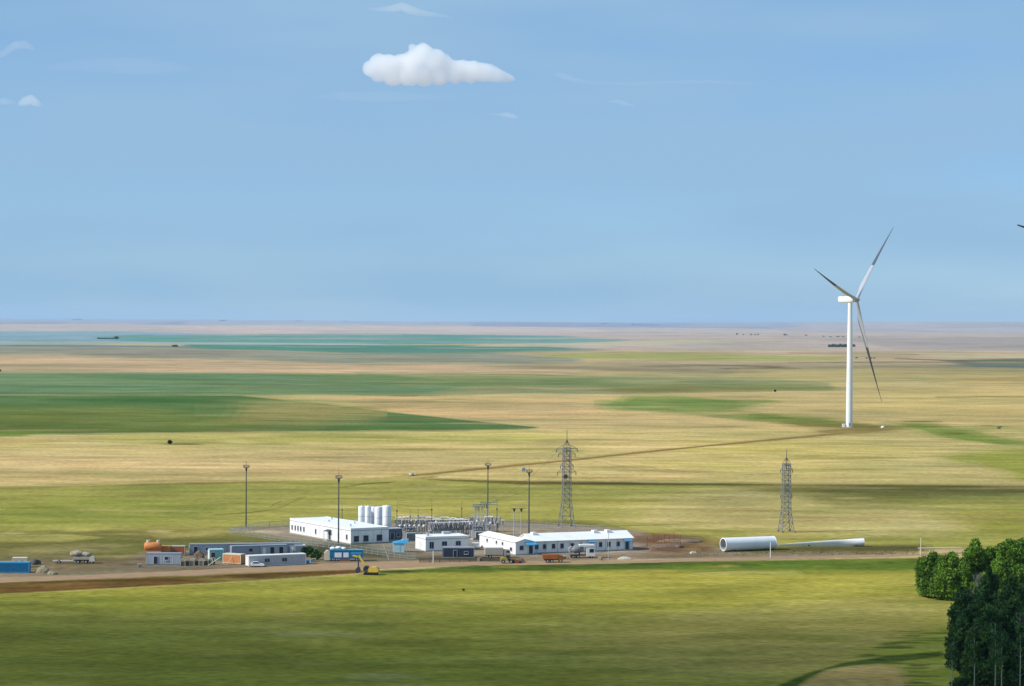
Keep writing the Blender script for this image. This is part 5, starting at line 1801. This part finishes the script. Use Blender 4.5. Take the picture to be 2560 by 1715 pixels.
def cloud(lb, lobes, D, dens, voxel, seed, flat=None, bumps=60, group=None, sq=1.0):
    """lobes in photo pixels (x, y, radius); D is the distance of the cloud"""
    r_ = random.Random(seed)
    k = D / FPX
    pts = []
    for x, y, r in lobes:
        pts.append(((x - IW / 2) * k, r_.uniform(-.3, .3) * r * k, (horizon(x) - y) * k + CAMZ, r * k))
    base = list(pts)
    for _ in range(bumps):
        x, y, z, r = r_.choice(base)
        a = Vector((r_.gauss(0, 1), r_.gauss(0, 1), abs(r_.gauss(.5, .8)))).normalized()
        q = r_.uniform(.18, .34) * r
        pts.append((x + a.x * r * .86, y + a.y * r * .86, z + a.z * r * .86 * sq, q))
    cx = sum(p[0] for p in pts) / len(pts)
    mb = MB()
    for i, (x, y, z, r) in enumerate(pts):
        mb.blob((x - cx, y, z), (r, r * 1.1, r * sq), seed + i, .08, 2)
    if flat is not None:
        zf = (horizon(cx / k + IW / 2) - flat) * k + CAMZ
        mb.v = [(x, y, z if z > zf else zf - (zf - z) * .04) for x, y, z in mb.v]
    o = mb.build('cloud', vol('cloud_vapour', dens))
    md = o.modifiers.new('r', 'REMESH')
    md.mode = 'VOXEL'
    md.voxel_size = voxel
    m2 = o.modifiers.new('s', 'SMOOTH')
    m2.factor = .6
    m2.iterations = 7
    dg = bpy.context.evaluated_depsgraph_get()
    me = bpy.data.meshes.new_from_object(o.evaluated_get(dg))
    o.modifiers.clear()
    mt = o.data.materials[0]
    o.data = me
    if not me.materials: me.materials.append(mt)
    o.location = (cx, D, 0)
    return tag(o, lb, 'cloud', group)


Z = lambda x, y, r: (800 + x / 3.9, 80 + y / 3.9, r / 3.9)
cloud('bright white heaped cloud with a flat grey base, largest in the sky',
      [Z(880, 150, 42), Z(985, 230, 125), Z(1110, 290, 125), Z(1210, 340, 110), Z(560, 310, 105), Z(480, 360, 85), Z(660, 330, 115), Z(780, 320, 115),
       Z(900, 300, 120), Z(1330, 380, 110), Z(1400, 382, 112), Z(1470, 386, 108), Z(1540, 390, 102), Z(1600, 400, 98), Z(1660, 412, 86), Z(1710, 428, 76), Z(1760, 440, 64), Z(1800, 448, 55), Z(1840, 456, 42), Z(1875, 464, 24),
       Z(700, 420, 120), Z(850, 430, 120), Z(1000, 430, 115), Z(1150, 430, 105), Z(1300, 430, 90), Z(1450, 440, 75), Z(560, 410, 90)], 14000, .013, 8, 3, flat=217, bumps=60)
def chain(pts, n=5):
    """lobes interpolated along a line of (x, y, r)"""
    out = []
    for a, b in zip(pts[:-1], pts[1:]):
        for i in range(n):
            out.append(tuple(a[q] + (b[q] - a[q]) * i / n for q in range(3)))
    return out + [pts[-1]]


cloud('pale torn cloud at the top edge above the big cloud', chain([(905, 22, 4), (940, 24, 8), (980, 22, 13), (1000, 16, 14), (1020, 26, 15), (1050, 34, 11), (1085, 38, 8), (1125, 44, 5)], 3), 15000, .0040, 6, 5, bumps=40, sq=.8)
cloud('small white cloud at the left edge', chain([(46, 261, 6), (60, 254, 12), (74, 249, 13), (86, 257, 11), (102, 265, 4)], 3), 18000, .0055, 5, 6, flat=268, bumps=30)
cloud('thin pale cloud touching the left edge below the upper one', chain([(-14, 254, 9), (10, 254, 9), (34, 257, 4)], 3), 18000, .0028, 6, 7, bumps=10)
cloud('faint pale cloud in the upper left corner', chain([(-10, 142, 10), (12, 130, 11), (34, 114, 13), (56, 112, 14), (78, 122, 8)], 3), 16000, .0020, 7, 8, bumps=16, sq=.85)
cloud('small pale cloud under the right end of the big cloud', chain([(1218, 286, 3), (1240, 287, 4), (1262, 287, 8), (1276, 291, 8), (1288, 293, 5)], 4), 19000, .0045, 5, 9, bumps=14, sq=.9)
cloud('small faint cloud right of the middle of the sky', chain([(1516, 255, 3), (1536, 253, 6), (1556, 259, 7), (1578, 264, 4), (1592, 268, 2)], 4), 20000, .0032, 5, 10, bumps=10, sq=.9)
cloud('long thin streak of cloud right of the big cloud', chain([(1385, 186, 7), (1402, 190, 11), (1430, 200, 8), (1480, 207, 6), (1560, 210, 6), (1650, 207, 7), (1760, 204, 8), (1860, 208, 6), (1930, 212, 3)], 9), 17000, .0016, 6, 11, bumps=20, sq=.8)
cloud('broad very faint veil of cloud low at the upper left', chain([(120, 170, 14), (220, 162, 26), (320, 165, 30), (400, 168, 24), (470, 172, 10)], 7), 17000, .00035, 12, 12, bumps=16, sq=.8)
cloud('broad very faint veil of cloud under the big cloud', chain([(780, 244, 8), (850, 240, 18), (950, 242, 20), (1060, 243, 14), (1150, 244, 6)], 8), 17500, .0005, 12, 13, bumps=16, sq=.8)


# clouds that stand to the left of the view and throw the shade seen on the ground
def shade_cloud(lb, tx, ty, rx, ry, rzz, ang, alt, dens, seed):
    p = Vector((tx, ty, 0)) + SUN * (alt / SUN.z)
    mb = MB()
    mb.blob((0, 0, 0), (rx, ry, rzz), seed, .05, 4)
    o = mb.build('cloud', vol('cloud_vapour', dens))
    o.location = p
    o.rotation_euler = (0, 0, ang)
    return tag(o, lb, 'cloud')


shade_cloud('broad flat cloud beyond the left of the view, shading the near field', -10, 345, 520, 232, 60, R(-4), 2600, .010, 3)
shade_cloud('narrow flat cloud beyond the left of the view, shading the field at right', 245, 965, 150, 46, 36, R(-6), 2600, .010, 4)

# ------------------------------------------------------------------ haze
hz = MB().box(-52000, 52000, -2600, 41500, -40, 165).build('haze', vol('haze_air', SIG, (.48, .68, .88), 0.0))
tag(hz, kind='stuff')
